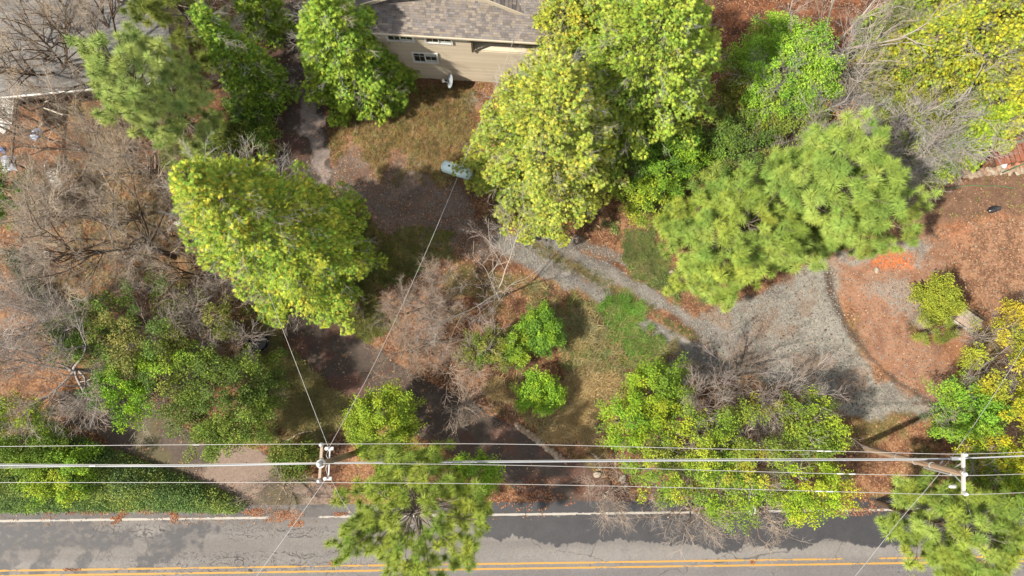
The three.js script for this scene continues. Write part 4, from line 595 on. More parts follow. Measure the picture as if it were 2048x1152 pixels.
function limbTree(r, g, h, R, bark, nl, trunkR) { // trunk dividing into limbs; returns limb paths
  const tr = new MB(), fork = h * (0.22 + r() * 0.1), stem = bendPath(r, [0, 0, 0], [(r() - 0.5) * 0.3, 1, (r() - 0.5) * 0.3], fork, 3, 0.15, 0), top = stem[3], paths = [];
  tr.tube(stem, [trunkR * 1.25, trunkR, trunkR * 0.92, trunkR * 0.85], 8); tr.build('trunk', bark, g);
  const br = new MB();
  for (let k = 0; k < nl; k++) { const az = k / nl * 6.283 + r() * 0.9, e = 0.35 + r() * 0.9, l = Math.hypot(R * Math.sin(e) * 1.1, (h - fork) * Math.cos(e)) * (0.8 + r() * 0.3), pts = bendPath(r, top, [Math.cos(az) * Math.sin(e), Math.cos(e), Math.sin(az) * Math.sin(e)], l, 6, 0.35, 0.03); br.tube(pts, pts.map((_, i) => lerp(trunkR * 0.62, trunkR * 0.12, i / 6)), 6, false); paths.push(pts); for (let s = 0; s < 3; s++) { const u = 0.3 + r() * 0.6, a = az + (r() - 0.5) * 2.4, q = bendPath(r, at(pts, u), [Math.cos(a), 0.4 + r() * 0.6, Math.sin(a)], l * 0.45, 4, 0.4, 0.02); br.tube(q, q.map((_, i) => lerp(trunkR * 0.3, trunkR * 0.07, i / 4)), 4, false); paths.push(q); } }
  br.build('limbs', bark, g).userData.kind = 'stuff'; return paths;
}
function leafy({ at: [px, py], h, R, label, cols, name = 'broadleaf_tree', cat = 'tree', lobes = 14, n = 900, bark = 'grey', group = 'leafy trees', squash = 0.75, piece = 'clump', size = 1, twigs = 0, twigCol = [0.36, 0.31, 0.27], low = 0.2, gaps = 0.15, mid = 0.6 }) {
  R *= 0.9; const r = rng(seedN += 7), tint = [0.86 + 0.28 * r(), 0.9 + 0.16 * r(), 0.8 + 0.6 * r()]; cols = cols.map((c) => c.map((v, i) => v * tint[i])); const g = thing(name, label, cat, basePt(px, py, h * mid), 0, group); const paths = limbTree(r, g, h * 0.8, R * 0.7, BK[bark], 5, 0.035 + h * 0.013);
  const sp = new Spread(), y0 = h * low, cy = (h + y0) / 2, vy = (h - y0) / 2, nb = Math.round(n / 6), sd = r() * 90;
  for (let k = 0; k < nb; k++) { // leafy shoots fanning out of an uneven crown
    const a = r() * 6.283, ct = lerp(-0.6, 1, Math.pow(r(), 0.7)), st = Math.sqrt(1 - ct * ct), sh = 0.42 + 1.12 * fbm(Math.cos(a) * 1.5 + sd, Math.sin(a) * 1.5 + ct * 1.2 + sd, 3), q = sh * (0.45 + 0.5 * Math.pow(r(), 0.55)), p0 = [Math.cos(a) * st * R * q, cy + ct * vy * q, Math.sin(a) * st * R * q];
    if (fbm(p0[0] * 0.9 + sd, p0[2] * 0.9 + p0[1] * 0.5, 3) < gaps + 0.19) continue;
    const c = cols[Math.floor(clamp(fbm(p0[0] * 0.6 + 7, p0[2] * 0.6 + sd, 2) * 1.6 - 0.3 + (r() - 0.5) * 0.5, 0, 0.999) * cols.length)], d = [Math.cos(a) * st + (r() - 0.5) * 0.9, ct * 0.7 + 0.25 + (r() - 0.5) * 0.5, Math.sin(a) * st + (r() - 0.5) * 0.9], m = Math.hypot(...d), l = 0.35 + R * 0.14 + r() * 0.4;
    for (let j = 0; j < 8; j++) { const t = (j + r()) / 8, w = 0.2 * (1 - t * 0.5), p = [p0[0] + d[0] / m * l * t + (r() - 0.5) * w, Math.max(0.12, p0[1] + d[1] / m * l * t + (r() - 0.5) * w - 0.12 * t * t), p0[2] + d[2] / m * l * t + (r() - 0.5) * w]; sp.add(p, [d[0] + (r() - 0.5) * 1.2, d[1] + 0.4, d[2] + (r() - 0.5) * 1.2], (0.85 - 0.35 * t + r() * 0.25) * size, jit(r, mix3(c, cols[Math.floor(r() * cols.length)], 0.2), 0.5), r() * 6); }
  }
  sp.build('crown', GEO[piece], LM.leaf, g);
  if (twigs) { const tw = new Spread(); for (let k = 0; k < twigs; k++) { const P = paths[Math.floor(r() * paths.length)], p = at(P, 0.4 + 0.6 * r()), a = r() * 6.283; p[0] *= 1.3; p[2] *= 1.3; tw.add(p, [Math.cos(a), 0.5 + r(), Math.sin(a)], 0.9 + r() * 0.9, jit(r, twigCol, 0.3), r() * 6); } tw.build('twigs', GEO.twig, twigMat, g); }
  return g;
}
function bare({ at: [px, py], h, R, label, name = 'bare_tree', cat = 'tree', bark = 'tan', col = [0.40, 0.33, 0.27], limbs = 7, n = 350, tw = 1.2, group = 'leafless trees', lean = [0, 0], mid = 0.55, rr = 0, leafs = 0, leafCol = [0.4, 0.2, 0.08] }) {
  const r = rng(seedN += 7), g = thing(name, label, cat, basePt(px, py, h * mid), 0, group), tr = new MB(), br = new MB(), sp = new Spread(), T = rr || 0.03 + h * 0.014;
  const stem = bendPath(r, [0, 0, 0], [lean[0], 1, lean[1]], h * 0.3, 3, 0.12, 0); tr.tube(stem, [T * 1.2, T, T * 0.9, T * 0.8], 8); tr.build('trunk', BK[bark], g);
  const ends = [];
  const grow = (p, d, l, rad, lev) => { const n2 = lev > 1 ? 5 : 3, pts = bendPath(r, p, d, l, n2, lev > 1 ? 0.28 : 0.4, 0.04); br.tube(pts, pts.map((_, i) => Math.max(0.009, lerp(rad, rad * 0.4, i / n2))), lev > 1 ? 6 : 4, false); if (lev === 0) { ends.push(pts); return; } const k = lev === 2 ? 5 : 4; for (let s = 0; s < k; s++) { const u = s === k - 1 ? 1 : 0.3 + 0.65 * r(), q = at(pts, u), a = r() * 6.283, e = [pts[n2][0] - pts[n2 - 1][0], pts[n2][1] - pts[n2 - 1][1], pts[n2][2] - pts[n2 - 1][2]], m = Math.hypot(...e); grow(q, [e[0] / m + Math.cos(a) * 0.75, e[1] / m * 0.9 + 0.15 + r() * 0.15, e[2] / m + Math.sin(a) * 0.75], l * (0.42 + r() * 0.22), rad * 0.5, lev - 1); } };
  const top = stem[3], sx = R / (h * 0.7);
  for (let k = 0; k < limbs; k++) { const az = k / limbs * 6.283 + r() * 0.8, e = 0.25 + r() * 0.95; grow(at(stem, 0.55 + 0.45 * r()), [Math.cos(az) * Math.sin(e) * (0.5 + sx) + lean[0], Math.cos(e), Math.sin(az) * Math.sin(e) * (0.5 + sx) + lean[1]], h * 0.42 * (0.8 + r() * 0.4), T * 0.6, 2); }
  br.build('limbs', BK[bark], g).userData.kind = 'stuff';
  for (let k = 0; k < n; k++) { const P = ends[Math.floor(r() * ends.length)], p = at(P, 0.1 + 0.9 * r()), d = [P[3][0] - P[0][0], P[3][1] - P[0][1], P[3][2] - P[0][2]], m = Math.hypot(...d); sp.add(p, [d[0] / m + (r() - 0.5) * 1.3, d[1] / m + 0.2 + (r() - 0.5) * 0.8, d[2] / m + (r() - 0.5) * 1.3], tw * (0.6 + r() * 0.7), jit(r, col, 0.35), r() * 6); }
  sp.build('twigs', GEO.twig, twigMat, g);
  if (leafs) { const lf = new Spread(); for (let k = 0; k < leafs; k++) { const P = ends[Math.floor(Math.pow(r(), 2) * ends.length)]; lf.add(at(P, r()), [r() - 0.5, r(), r() - 0.5], 0.5 + r() * 0.4, jit(r, leafCol, 0.3), r() * 6); } lf.build('dead_leaves', GEO.clump, LM.leaf, g); }
  return g;
}
const K = {
  yel: [[0.347, 0.332, 0.037], [0.437, 0.378, 0.043], [0.240, 0.278, 0.037], [0.181, 0.240, 0.034]], yelgreen: [[0.240, 0.294, 0.037], [0.301, 0.324, 0.048], [0.166, 0.247, 0.034], [0.136, 0.201, 0.030]],
  ced: [[0.151, 0.255, 0.030], [0.212, 0.309, 0.034], [0.113, 0.201, 0.025], [0.271, 0.332, 0.034]], cedD: [[0.113, 0.208, 0.025], [0.151, 0.255, 0.025], [0.084, 0.154, 0.021]],
  pine: [[0.212, 0.296, 0.055], [0.282, 0.358, 0.077], [0.162, 0.251, 0.046]], pineY: [[0.239, 0.304, 0.046], [0.296, 0.350, 0.055], [0.184, 0.257, 0.040]], pineO: [[0.184, 0.219, 0.040], [0.140, 0.175, 0.032], [0.225, 0.251, 0.046]],
  bright: [[0.171, 0.289, 0.020], [0.236, 0.343, 0.020], [0.131, 0.228, 0.019]], deep: [[0.091, 0.175, 0.019], [0.131, 0.228, 0.020], [0.066, 0.127, 0.015]], oak: [[0.242, 0.307, 0.020], [0.308, 0.345, 0.024], [0.165, 0.261, 0.020], [0.121, 0.209, 0.020]], olive: [[0.151, 0.175, 0.027], [0.190, 0.202, 0.034], [0.111, 0.134, 0.022]], gold: [[0.393, 0.349, 0.020], [0.328, 0.323, 0.020], [0.236, 0.269, 0.020]],
};
// tall cedars
cedar({ at: [542, 455], h: 19, R: 4.7, bare: 0.12, cols: K.yel.concat(K.ced, K.ced), label: 'big cedar with yellow tips leaning out over the driveway bend', blunt: 0.52 });
cedar({ at: [688, 100], h: 11, R: 3.6, cols: K.ced, label: 'bright green drooping cedar against the tan house corner', blunt: 0.5, droop: 0.5, size: 0.5 });
cedar({ at: [1088, 268], h: 15, R: 5.0, bare: 0.1, cols: K.yel.concat(K.yelgreen, [[0.27, 0.30, 0.085], [0.32, 0.33, 0.10]], K.yelgreen), label: 'broad yellow green cedar overhanging the propane tank', blunt: 0.42 });
cedar({ at: [1272, 135], h: 17, R: 5.3, cols: K.yelgreen.concat(K.ced), label: 'dense green cedar behind the broad yellow cedar, cut by the top edge', blunt: 0.5, bare: 0.15 });
cedar({ at: [1140, 55], h: 14, R: 3.6, cols: K.yel.concat(K.yelgreen), label: 'yellow topped cedar at the top edge beside the house roof', blunt: 0.7 });
cedar({ at: [478, 120], h: 11, R: 2.4, cols: K.cedD.concat(K.ced), label: 'slim dark green cedar between the driveway and the grey roof', blunt: 0.85, droop: 0.5 });
cedar({ at: [500, -5], h: 9, R: 1.8, cols: K.ced, label: 'green cedar at the top edge above the driveway', blunt: 0.8 });
cedar({ at: [1955, 70], h: 14, R: 5.0, cols: K.gold.concat(K.yelgreen), label: 'golden cedar filling the top right corner', blunt: 0.8, bare: 0.1 });
cedar({ at: [1845, 110], h: 10, R: 3.6, cols: K.yelgreen.concat(K.gold), label: 'yellow green cedar next to the golden corner cedar', blunt: 0.8 });
cedar({ at: [2010, 200], h: 10, R: 3.2, cols: K.gold.concat(K.yelgreen), label: 'golden cedar above the red deck at the right edge', blunt: 0.8 });
cedar({ at: [1930, 270], h: 7, R: 2.6, cols: K.oak, label: 'low yellow green cedar beside the red deck under bare twigs', blunt: 0.9 });
cedar({ at: [1800, 35], h: 8, R: 2.0, cols: K.ced, label: 'small dark green cedar at the top edge beside the golden ones', blunt: 0.9 });
// pines
pine({ at: [325, 203], h: 12.5, R: 2.7, cols: [[0.30, 0.37, 0.10], [0.37, 0.43, 0.13], [0.22, 0.30, 0.08]], n: 85, label: 'round young pine with pale needle tufts in front of the grey roof' });
pine({ at: [372, 30], h: 12, R: 2.6, cols: K.pineO, n: 50, label: 'thin olive pine at the top edge between roof and driveway', flat: 0.7 });
pine({ at: [1450, 478], h: 10, R: 3.8, cols: K.pineY.concat(K.pine), n: 120, label: 'wide bushy pine hanging over the gravel lot', base: 0.12 });
pine({ at: [1610, 400], h: 12, R: 3.7, cols: K.pine, n: 115, label: 'tall pale pine with a leaning leader behind the gravel lot', base: 0.12, size: 1.1 });
pine({ at: [1745, 445], h: 7, R: 2.4, cols: K.pineO.concat(K.pine), n: 30, label: 'sparse grey green pine reaching towards the red litter slope', base: 0.15 });
pine({ at: [838, 1005], h: 9.5, R: 4.2, cols: K.pineY, n: 62, label: 'open crowned pine leaning over the road by the driveway mouth', base: 0.4, flat: 0.4 });
pine({ at: [1880, 1045], h: 10, R: 3.1, cols: K.pineY.concat(K.pine), n: 70, label: 'shaggy pine beneath the white crossarm over the wet road', base: 0.3 });
pine({ at: [1855, 662], h: 1.6, R: 1.1, cols: K.pineO, n: 7, name: 'pine_sapling', label: 'sparse pine sapling below the lone green bush', size: 0.9 });
// leafy trees and shrubs
leafy({ at: [1562, 145], h: 7, R: 3.3, cols: [[0.22, 0.34, 0.025], [0.29, 0.38, 0.03], [0.16, 0.27, 0.025]], n: 2100, label: 'bright lime green tree beside the dark red litter', gaps: 0.08 });
leafy({ at: [1500, 215], h: 5, R: 2.6, cols: K.bright.concat(K.olive), n: 800, label: 'green tree merging into the bare twigs below the lime tree', twigs: 60 });
leafy({ at: [1325, 310], h: 6, R: 2.8, cols: K.deep.concat(K.bright), n: 1200, label: 'deep green tree between the cedars and the pines', gaps: 0.2 });
leafy({ at: [1290, 400], h: 4, R: 1.6, cols: K.bright, n: 500, label: 'bright green shrub below the deep green tree', lobes: 5 });
leafy({ at: [1425, 270], h: 5, R: 2.0, cols: K.deep.concat(K.olive), n: 500, label: 'shaded green tree behind the wide bushy pine' });
leafy({ at: [1470, 330], h: 5, R: 2.6, cols: K.olive.concat(K.deep), n: 700, label: 'olive green scrub tree beneath the grey twigs', twigs: 90 });
leafy({ at: [1580, 265], h: 5, R: 2.4, cols: K.olive, n: 500, label: 'olive shrub tangled with grey twigs beside the leafless tree', twigs: 120 });
leafy({ at: [1800, 300], h: 5.5, R: 3.2, cols: K.olive.concat(K.oak), n: 900, label: 'olive scrub tree veiled by grey twigs above the pines', twigs: 140 });
leafy({ at: [1840, 195], h: 6, R: 3.0, cols: K.oak.concat(K.olive), n: 900, label: 'yellow green scrub tree veiled by grey twigs', twigs: 100 });
leafy({ at: [460, 800], h: 6, R: 3.2, cols: K.deep, n: 1500, label: 'dense green tree above the stub driveway and wires', gaps: 0.14 });
leafy({ at: [285, 655], h: 6.5, R: 3.4, cols: K.olive.concat(K.deep), n: 720, label: 'dull green tree under bare twigs, left of the black tub', twigs: 160, gaps: 0.26 });
leafy({ at: [400, 655], h: 6, R: 2.9, cols: K.olive, n: 489, label: 'olive twiggy tree beside the big yellow cedar foot', twigs: 200, gaps: 0.26 });
leafy({ at: [180, 660], h: 5, R: 1.9, cols: K.deep, n: 420, label: 'small green tree at the end of the ivy covered rail', twigs: 60, gaps: 0.22 });
leafy({ at: [265, 780], h: 5, R: 1.9, cols: K.deep.concat(K.bright), n: 520, label: 'light green tree above the shaded stub driveway', twigs: 60, gaps: 0.2 });
leafy({ at: [345, 735], h: 5.5, R: 2.4, cols: K.olive.concat(K.bright), n: 650, label: 'olive green tree between the two denser green trees', twigs: 130, gaps: 0.22 });
leafy({ at: [768, 845], h: 4.5, R: 2.0, cols: K.bright, n: 900, label: 'round bright green shrub beside the driveway and the brown pole', name: 'round_shrub', cat: 'shrub', gaps: 0.05, lobes: 7, group: 'shrubs' });
leafy({ at: [1083, 664], h: 2.8, R: 1.15, cols: K.bright.concat(K.deep), n: 560, label: 'round green shrub at the edge of the grass bank', name: 'round_shrub', cat: 'shrub', gaps: 0.02, lobes: 6, group: 'shrubs', piece: 'fine' });
leafy({ at: [1022, 697], h: 2.4, R: 1.0, cols: K.bright.concat(K.deep), n: 260, label: 'smaller green shrub touching the round one on its house drive side', name: 'round_shrub', cat: 'shrub', gaps: 0.05, lobes: 4, group: 'shrubs', piece: 'fine' });
leafy({ at: [975, 705], h: 2.6, R: 1.4, cols: K.deep.concat(K.olive), n: 320, label: 'dark green shrub with twigs at the foot of the thin bare tree', name: 'dark_shrub', cat: 'shrub', twigs: 40, gaps: 0.12, lobes: 5, group: 'shrubs', piece: 'fine' });
leafy({ at: [1083, 786], h: 2.2, R: 1.05, cols: K.bright, n: 480, label: 'lime green shrub standing alone in the straw', name: 'round_shrub', cat: 'shrub', gaps: 0.03, lobes: 5, group: 'shrubs' });
leafy({ at: [1869, 602], h: 2.4, R: 1.1, cols: [[0.21, 0.26, 0.03], [0.26, 0.29, 0.03], [0.15, 0.21, 0.03]], n: 560, label: 'lone lime green bush over the plank ramp', name: 'round_shrub', cat: 'shrub', gaps: 0.03, lobes: 6, group: 'shrubs' });
leafy({ at: [585, 917], h: 2.6, R: 1.1, cols: K.deep.concat(K.olive), n: 300, label: 'small green shrub left of the brown pole under the wires', name: 'small_shrub', cat: 'shrub', gaps: 0.1, lobes: 5, group: 'shrubs' });
leafy({ at: [948, 955], h: 4.5, R: 1.3, cols: K.bright, n: 350, label: 'bright shrub poking out beside the open crowned pine', name: 'small_shrub', cat: 'shrub', gaps: 0.12, lobes: 5, group: 'shrubs' });
leafy({ at: [800, 955], h: 5, R: 1.6, cols: K.deep.concat(K.bright), n: 420, label: 'green sapling growing through the open crowned pine', name: 'small_shrub', cat: 'shrub', gaps: 0.15, lobes: 6, group: 'shrubs' });
leafy({ at: [45, 865], h: 4.5, R: 2.2, cols: K.bright.concat(K.deep), n: 700, label: 'light green tree rising from the ivy bank at the left edge', gaps: 0.14 });
leafy({ at: [15, 395], h: 4.5, R: 1.9, cols: K.deep, n: 520, label: 'dark green shrub at the left edge below the junk', name: 'dark_shrub', cat: 'shrub', gaps: 0.1, lobes: 6, group: 'shrubs' });
leafy({ at: [120, 945], h: 3.2, R: 1.9, cols: K.oak.concat(K.bright), n: 520, label: 'yellowish shrub growing out of the ivy bank', name: 'ivy_shrub', cat: 'shrub', gaps: 0.14, group: 'shrubs' });
// roadside oaks
leafy({ at: [1320, 785], h: 5, R: 1.9, cols: K.bright.concat(K.oak), n: 620, label: 'lime oak sapling nearest the straw bank', group: 'roadside oaks', name: 'oak_tree', gaps: 0.13 });
leafy({ at: [1250, 850], h: 5, R: 1.5, cols: K.bright.concat(K.oak), n: 420, label: 'small lime oak at the straw end of the roadside row', group: 'roadside oaks', name: 'oak_tree', gaps: 0.19 });
leafy({ at: [1385, 875], h: 6, R: 2.5, cols: K.oak, n: 637, label: 'yellow oak with open branches over the verge litter', group: 'roadside oaks', name: 'oak_tree', twigs: 60, gaps: 0.23, bark: 'pale' });
leafy({ at: [1490, 890], h: 6.5, R: 2.6, cols: K.oak, n: 637, label: 'yellow oak in the middle of the roadside row', group: 'roadside oaks', name: 'oak_tree', twigs: 70, gaps: 0.24, bark: 'pale' });
leafy({ at: [1605, 850], h: 6, R: 2.0, cols: K.bright.concat(K.deep), n: 560, label: 'green oak at the edge of the gravel lot', group: 'roadside oaks', name: 'oak_tree', twigs: 40, gaps: 0.17, bark: 'grey' });
leafy({ at: [1615, 960], h: 6, R: 2.2, cols: K.oak.concat(K.bright), n: 560, label: 'lime oak overhanging the wet road beside the mailbox', group: 'roadside oaks', name: 'oak_tree', gaps: 0.17, bark: 'pale' });
leafy({ at: [1310, 945], h: 5.5, R: 2.0, cols: K.olive.concat(K.oak), n: 480, label: 'dull olive oak beside the verge boulders', group: 'roadside oaks', name: 'oak_tree', twigs: 60, gaps: 0.23 });
leafy({ at: [1450, 965], h: 5.5, R: 2.1, cols: K.oak.concat(K.bright), n: 520, label: 'thin lime oak just behind the mailbox', group: 'roadside oaks', name: 'oak_tree', twigs: 40, gaps: 0.23 });
// right hand thicket
leafy({ at: [2000, 735], h: 6, R: 2.7, cols: K.gold.concat(K.oak), n: 1100, label: 'golden leaved tree at the right edge below the lone bush', twigs: 120, gaps: 0.2, bark: 'silver' });
leafy({ at: [2060, 650], h: 5, R: 1.8, cols: K.gold, n: 520, label: 'golden shrub cut by the right edge above the golden tree', gaps: 0.18, bark: 'silver', twigs: 40 });
leafy({ at: [1925, 820], h: 5.5, R: 1.8, cols: K.bright.concat(K.oak), n: 650, label: 'light green tree at the end of the gravel lot', gaps: 0.2, bark: 'pale', twigs: 30 });
leafy({ at: [2010, 870], h: 6.5, R: 2.9, cols: K.bright.concat(K.gold), n: 1100, label: 'lime tree behind the white crossarm at the right edge', gaps: 0.2, bark: 'pale', twigs: 50 });
leafy({ at: [1990, 960], h: 5, R: 2.0, cols: K.bright, n: 600, label: 'bright lime shrub between the shaggy pine and the right edge', name: 'small_shrub', cat: 'shrub', group: 'shrubs', gaps: 0.16 });
// leafless trees
bare({ at: [195, 90], h: 9.5, R: 4.6, n: 195, label: 'large leafless tree spreading over the grey roof', bark: 'brown', col: [0.36, 0.29, 0.22], lean: [-0.12, -0.1], mid: 0.6 });
bare({ at: [75, 110], h: 9.5, R: 4.2, n: 165, label: 'leafless tree over the grey roof at the left edge', bark: 'brown', col: [0.40, 0.31, 0.22], lean: [-0.15, -0.1], mid: 0.6 });
bare({ at: [145, 280], h: 8, R: 4.5, n: 387, label: 'tangled leafless tree above the crumpled plastic sheet', col: [0.45, 0.37, 0.295], lean: [-0.2, -0.1] });
bare({ at: [270, 320], h: 8, R: 3, n: 156, label: 'leafless tree below the round young pine', col: [0.38, 0.31, 0.25], lean: [-0.1, -0.1] });
bare({ at: [260, 480], h: 10, R: 4.6, n: 342, label: 'wide leafless tree over the brown litter beside the big cedar', bark: 'brown', col: [0.44, 0.365, 0.29], lean: [-0.25, -0.1] });
bare({ at: [160, 420], h: 8, R: 3.6, n: 225, label: 'leafless tree above the loose boards', col: [0.44, 0.365, 0.29], lean: [-0.15, 0] });
bare({ at: [35, 620], h: 9, R: 4.2, n: 405, label: 'pale leafless tree at the left edge over the ivy rail', bark: 'silver', col: [0.39, 0.335, 0.29] });
bare({ at: [95, 740], h: 8, R: 3.8, n: 312, label: 'pale leafless tree above the stub driveway', bark: 'silver', col: [0.39, 0.33, 0.28] });
bare({ at: [390, 540], h: 8, R: 3.0, n: 130, label: 'leafless tree tucked against the yellow side of the big cedar', bark: 'brown', col: [0.36, 0.30, 0.25] });
bare({ at: [855, 608], h: 4.6, R: 2.5, n: 620, label: 'round leafless shrub tree in the centre of the yard', bark: 'grey', col: [0.38, 0.305, 0.25], tw: 0.75, limbs: 10 });
bare({ at: [815, 700], h: 4, R: 2.1, n: 266, label: 'leafless shrub tree beside the driveway below the round one', bark: 'grey', col: [0.38, 0.29, 0.225], tw: 0.8, limbs: 8 });
bare({ at: [900, 735], h: 3, R: 1.7, n: 110, label: 'low leafless brush in red leaves above the driveway', col: [0.42, 0.31, 0.24], tw: 0.9, limbs: 8 });
bare({ at: [997, 575], h: 9, R: 1.4, n: 80, label: 'thin pale leafless tree beside the gravel track', bark: 'pale', col: [0.44, 0.37, 0.33], limbs: 4, tw: 0.8, rr: 0.07 });
bare({ at: [925, 812], h: 3, R: 1.4, n: 60, label: 'small leafless sapling leaning over the driveway', col: [0.45, 0.37, 0.30], tw: 0.9 });
bare({ at: [1465, 765], h: 5, R: 2.4, n: 79, label: 'grey leafless sapling at the near edge of the gravel lot', bark: 'grey', col: [0.33, 0.28, 0.26] });
bare({ at: [1560, 810], h: 5.5, R: 2.0, n: 102, label: 'grey leafless sapling between the roadside oaks and the lot', bark: 'grey', col: [0.36, 0.31, 0.28] });
bare({ at: [1855, 235], h: 9, R: 4.8, n: 330, label: 'large silvery leafless tree in front of the golden cedars', bark: 'silver', col: [0.44, 0.40, 0.37], limbs: 9 });
bare({ at: [1640, 215], h: 8, R: 3.4, n: 380, label: 'leafless tree holding a few dead orange leaves', bark: 'silver', col: [0.38, 0.34, 0.31], leafs: 26, leafCol: [0.42, 0.17, 0.06] });
bare({ at: [1770, 310], h: 7, R: 3.2, n: 360, label: 'silvery leafless tree right above the tall pale pine', bark: 'silver', col: [0.42, 0.38, 0.35] });
bare({ at: [1715, 45], h: 11, R: 3, n: 160, label: 'slender leafless tree on the dark red litter at the top edge', bark: 'pale', col: [0.38, 0.31, 0.26], limbs: 5 });
bare({ at: [1215, 995], h: 3, R: 1.8, n: 100, label: 'leafless brush at the driveway mouth', col: [0.42, 0.34, 0.28], tw: 0.9, name: 'bare_shrub', cat: 'shrub' });
bare({ at: [1395, 1030], h: 4.5, R: 2.2, n: 120, label: 'leafless brush hanging over the wet road left of the mailbox', col: [0.46, 0.38, 0.31], tw: 1.0, name: 'bare_shrub', cat: 'shrub' });
bare({ at: [1525, 1035], h: 4, R: 1.7, n: 90, label: 'leafless brush hanging over the wet road right of the mailbox', col: [0.46, 0.38, 0.31], tw: 0.9, name: 'bare_shrub', cat: 'shrub' });
bare({ at: [560, 975], h: 3, R: 1.8, n: 120, label: 'leafless brush on the stub driveway edge below the small shrub', col: [0.36, 0.29, 0.24], tw: 0.9, name: 'bare_shrub', cat: 'shrub' });
bare({ at: [440, 420], h: 5, R: 1.4, n: 1, label: 'short leafless snag behind the big yellow cedar', bark: 'brown', name: 'bare_shrub', cat: 'shrub' });

leafy({ at: [492, 275], h: 1.6, R: 2.3, cols: K.deep.concat(K.olive), n: 520, label: 'low ivy mound beside the driveway under the round young pine', name: 'ivy_mound', cat: 'shrub', group: 'shrubs', gaps: 0.1, low: 0, mid: 0.3 });
leafy({ at: [505, 215], h: 2.2, R: 1.5, cols: K.deep, n: 300, label: 'dark ivy shrub at the foot of the slim cedar', name: 'ivy_mound', cat: 'shrub', group: 'shrubs', gaps: 0.1, low: 0, mid: 0.3 });
leafy({ at: [440, 300], h: 1.4, R: 1.6, cols: K.deep.concat(K.olive), n: 260, label: 'low dark scrub between the young pine and the big cedar tip', name: 'ivy_mound', cat: 'shrub', group: 'shrubs', gaps: 0.16, low: 0, mid: 0.3 });
{ // fallen wood
  const stick = (name, label, pts, r0, r1, m) => { const b = new MB(), P = pts.map(([x, y, h]) => { const q = place(x, y); return [q[0], q[1] + 0.06 + (h || 0), q[2]]; }); b.tube(P, P.map((_, i) => lerp(r0, r1, i / (P.length - 1))), 7); tag(b.build(name, m), label, 'branch'); };
  stick('curved_log', 'curved pale dead limb lying in the grass bank', [[1150, 712], [1155, 722], [1164, 729], [1176, 731], [1188, 725]], 0.1, 0.07, mat([0.42, 0.35, 0.24], 0.95));
  stick('fallen_branch', 'pale fallen branch in the litter left of the brown pole', [[572, 882], [585, 876], [597, 868, 0.2], [612, 863, 0.3], [628, 862, 0.2]], 0.045, 0.02, BK.pale);
  stick('fallen_branch', 'thin reddish branch beside the gravel track rubble', [[1193, 448], [1201, 454], [1198, 466], [1204, 476]], 0.035, 0.02, mat([0.45, 0.27, 0.17], 0.95));
  stick('fallen_branch', 'dark mossy limb lying across the red leaves in the yard', [[828, 680], [855, 685], [880, 684, 0.1], [905, 681, 0.1], [925, 676]], 0.13, 0.06, BK.brown);
  const b = new MB(), q = place(418, 235); b.tube([[q[0], q[1], q[2]], [q[0] - 0.1, 3, q[2] + 0.15], [q[0] + 0.1, 5.5, q[2] - 0.1], [q[0] - 0.15, 7.6, q[2] + 0.1]], [0.09, 0.075, 0.06, 0.03], 7); tag(b.build('dead_stem', BK.silver), 'bare grey stem standing between the young pine and slim cedar', 'tree stem');
}
bare({ at: [552, 768], h: 0.9, R: 0.9, n: 70, label: 'small dark brush heap at the edge of the dense green tree', bark: 'brown', col: [0.13, 0.11, 0.10], tw: 0.7, name: 'brush_heap', cat: 'brush heap', group: 'brush', mid: 0.3 });
// ---------------------------------------------------------------- ivy bank
{
  const P = toW([[-60, 905], [40, 870], [150, 872], [240, 905], [330, 940], [420, 972], [498, 1008], [470, 1022], [330, 1018], [160, 1018], [-60, 1024]]), r = rng(501), g = thing('ivy_hedge', 'dark ivy bank tapering along the road at lower left', 'hedge');
  const hs = (x, z) => { const d = sdPoly(P, x, z); return d <= 0 ? 0 : Math.min(1, d / 1.3) ** 0.6 * (1.3 + 0.6 * fbm(x * 0.5, z * 0.5, 3)); };
  let x0 = 1e9, x1 = -1e9, z0 = 1e9, z1 = -1e9; for (const [x, z] of P) { x0 = Math.min(x0, x); x1 = Math.max(x1, x); z0 = Math.min(z0, z); z1 = Math.max(z1, z); }
  const s = 0.3, nx = Math.ceil((x1 - x0) / s), nz = Math.ceil((z1 - z0) / s), p = [], ix = []; for (let j = 0; j <= nz; j++) for (let i = 0; i <= nx; i++) { const x = x0 + i * s, z = z0 + j * s, h = hs(x, z); p.push(x, h > 0 ? h - 0.05 : -0.1, z); } for (let j = 0; j < nz; j++) for (let i = 0; i < nx; i++) { const a = j * (nx + 1) + i; ix.push(a, a + nx + 1, a + 1, a + 1, a + nx + 1, a + nx + 2); }
  const q = new THREE.BufferGeometry(); q.setAttribute('position', new THREE.Float32BufferAttribute(p, 3)); q.setIndex(ix); q.computeVertexNormals(); mesh('stems', q, mat([0.15, 0.17, 0.06], 0.95), g);
  const sp = new Spread(), cs = [[0.12, 0.19, 0.04], [0.09, 0.155, 0.04], [0.17, 0.225, 0.045], [0.075, 0.135, 0.045]]; let n = 0; while (n < 5200) { const x = lerp(x0, x1, r()), z = lerp(z0, z1, r()), h = hs(x, z); if (h <= 0) continue; n++; const c = cs[Math.floor(clamp(fbm(x * 0.35, z * 0.35, 2) * 4 - 0.4 + (r() - 0.5), 0, 3.99))]; sp.add([x, h + (r() - 0.5) * 0.25, z], [r() - 0.5, 1, r() - 0.5], 0.5 + r() * 0.35, jit(r, c, 0.4), r() * 6); } sp.build('ivy_leaves', GEO.clump, LM.leaf, g);
}
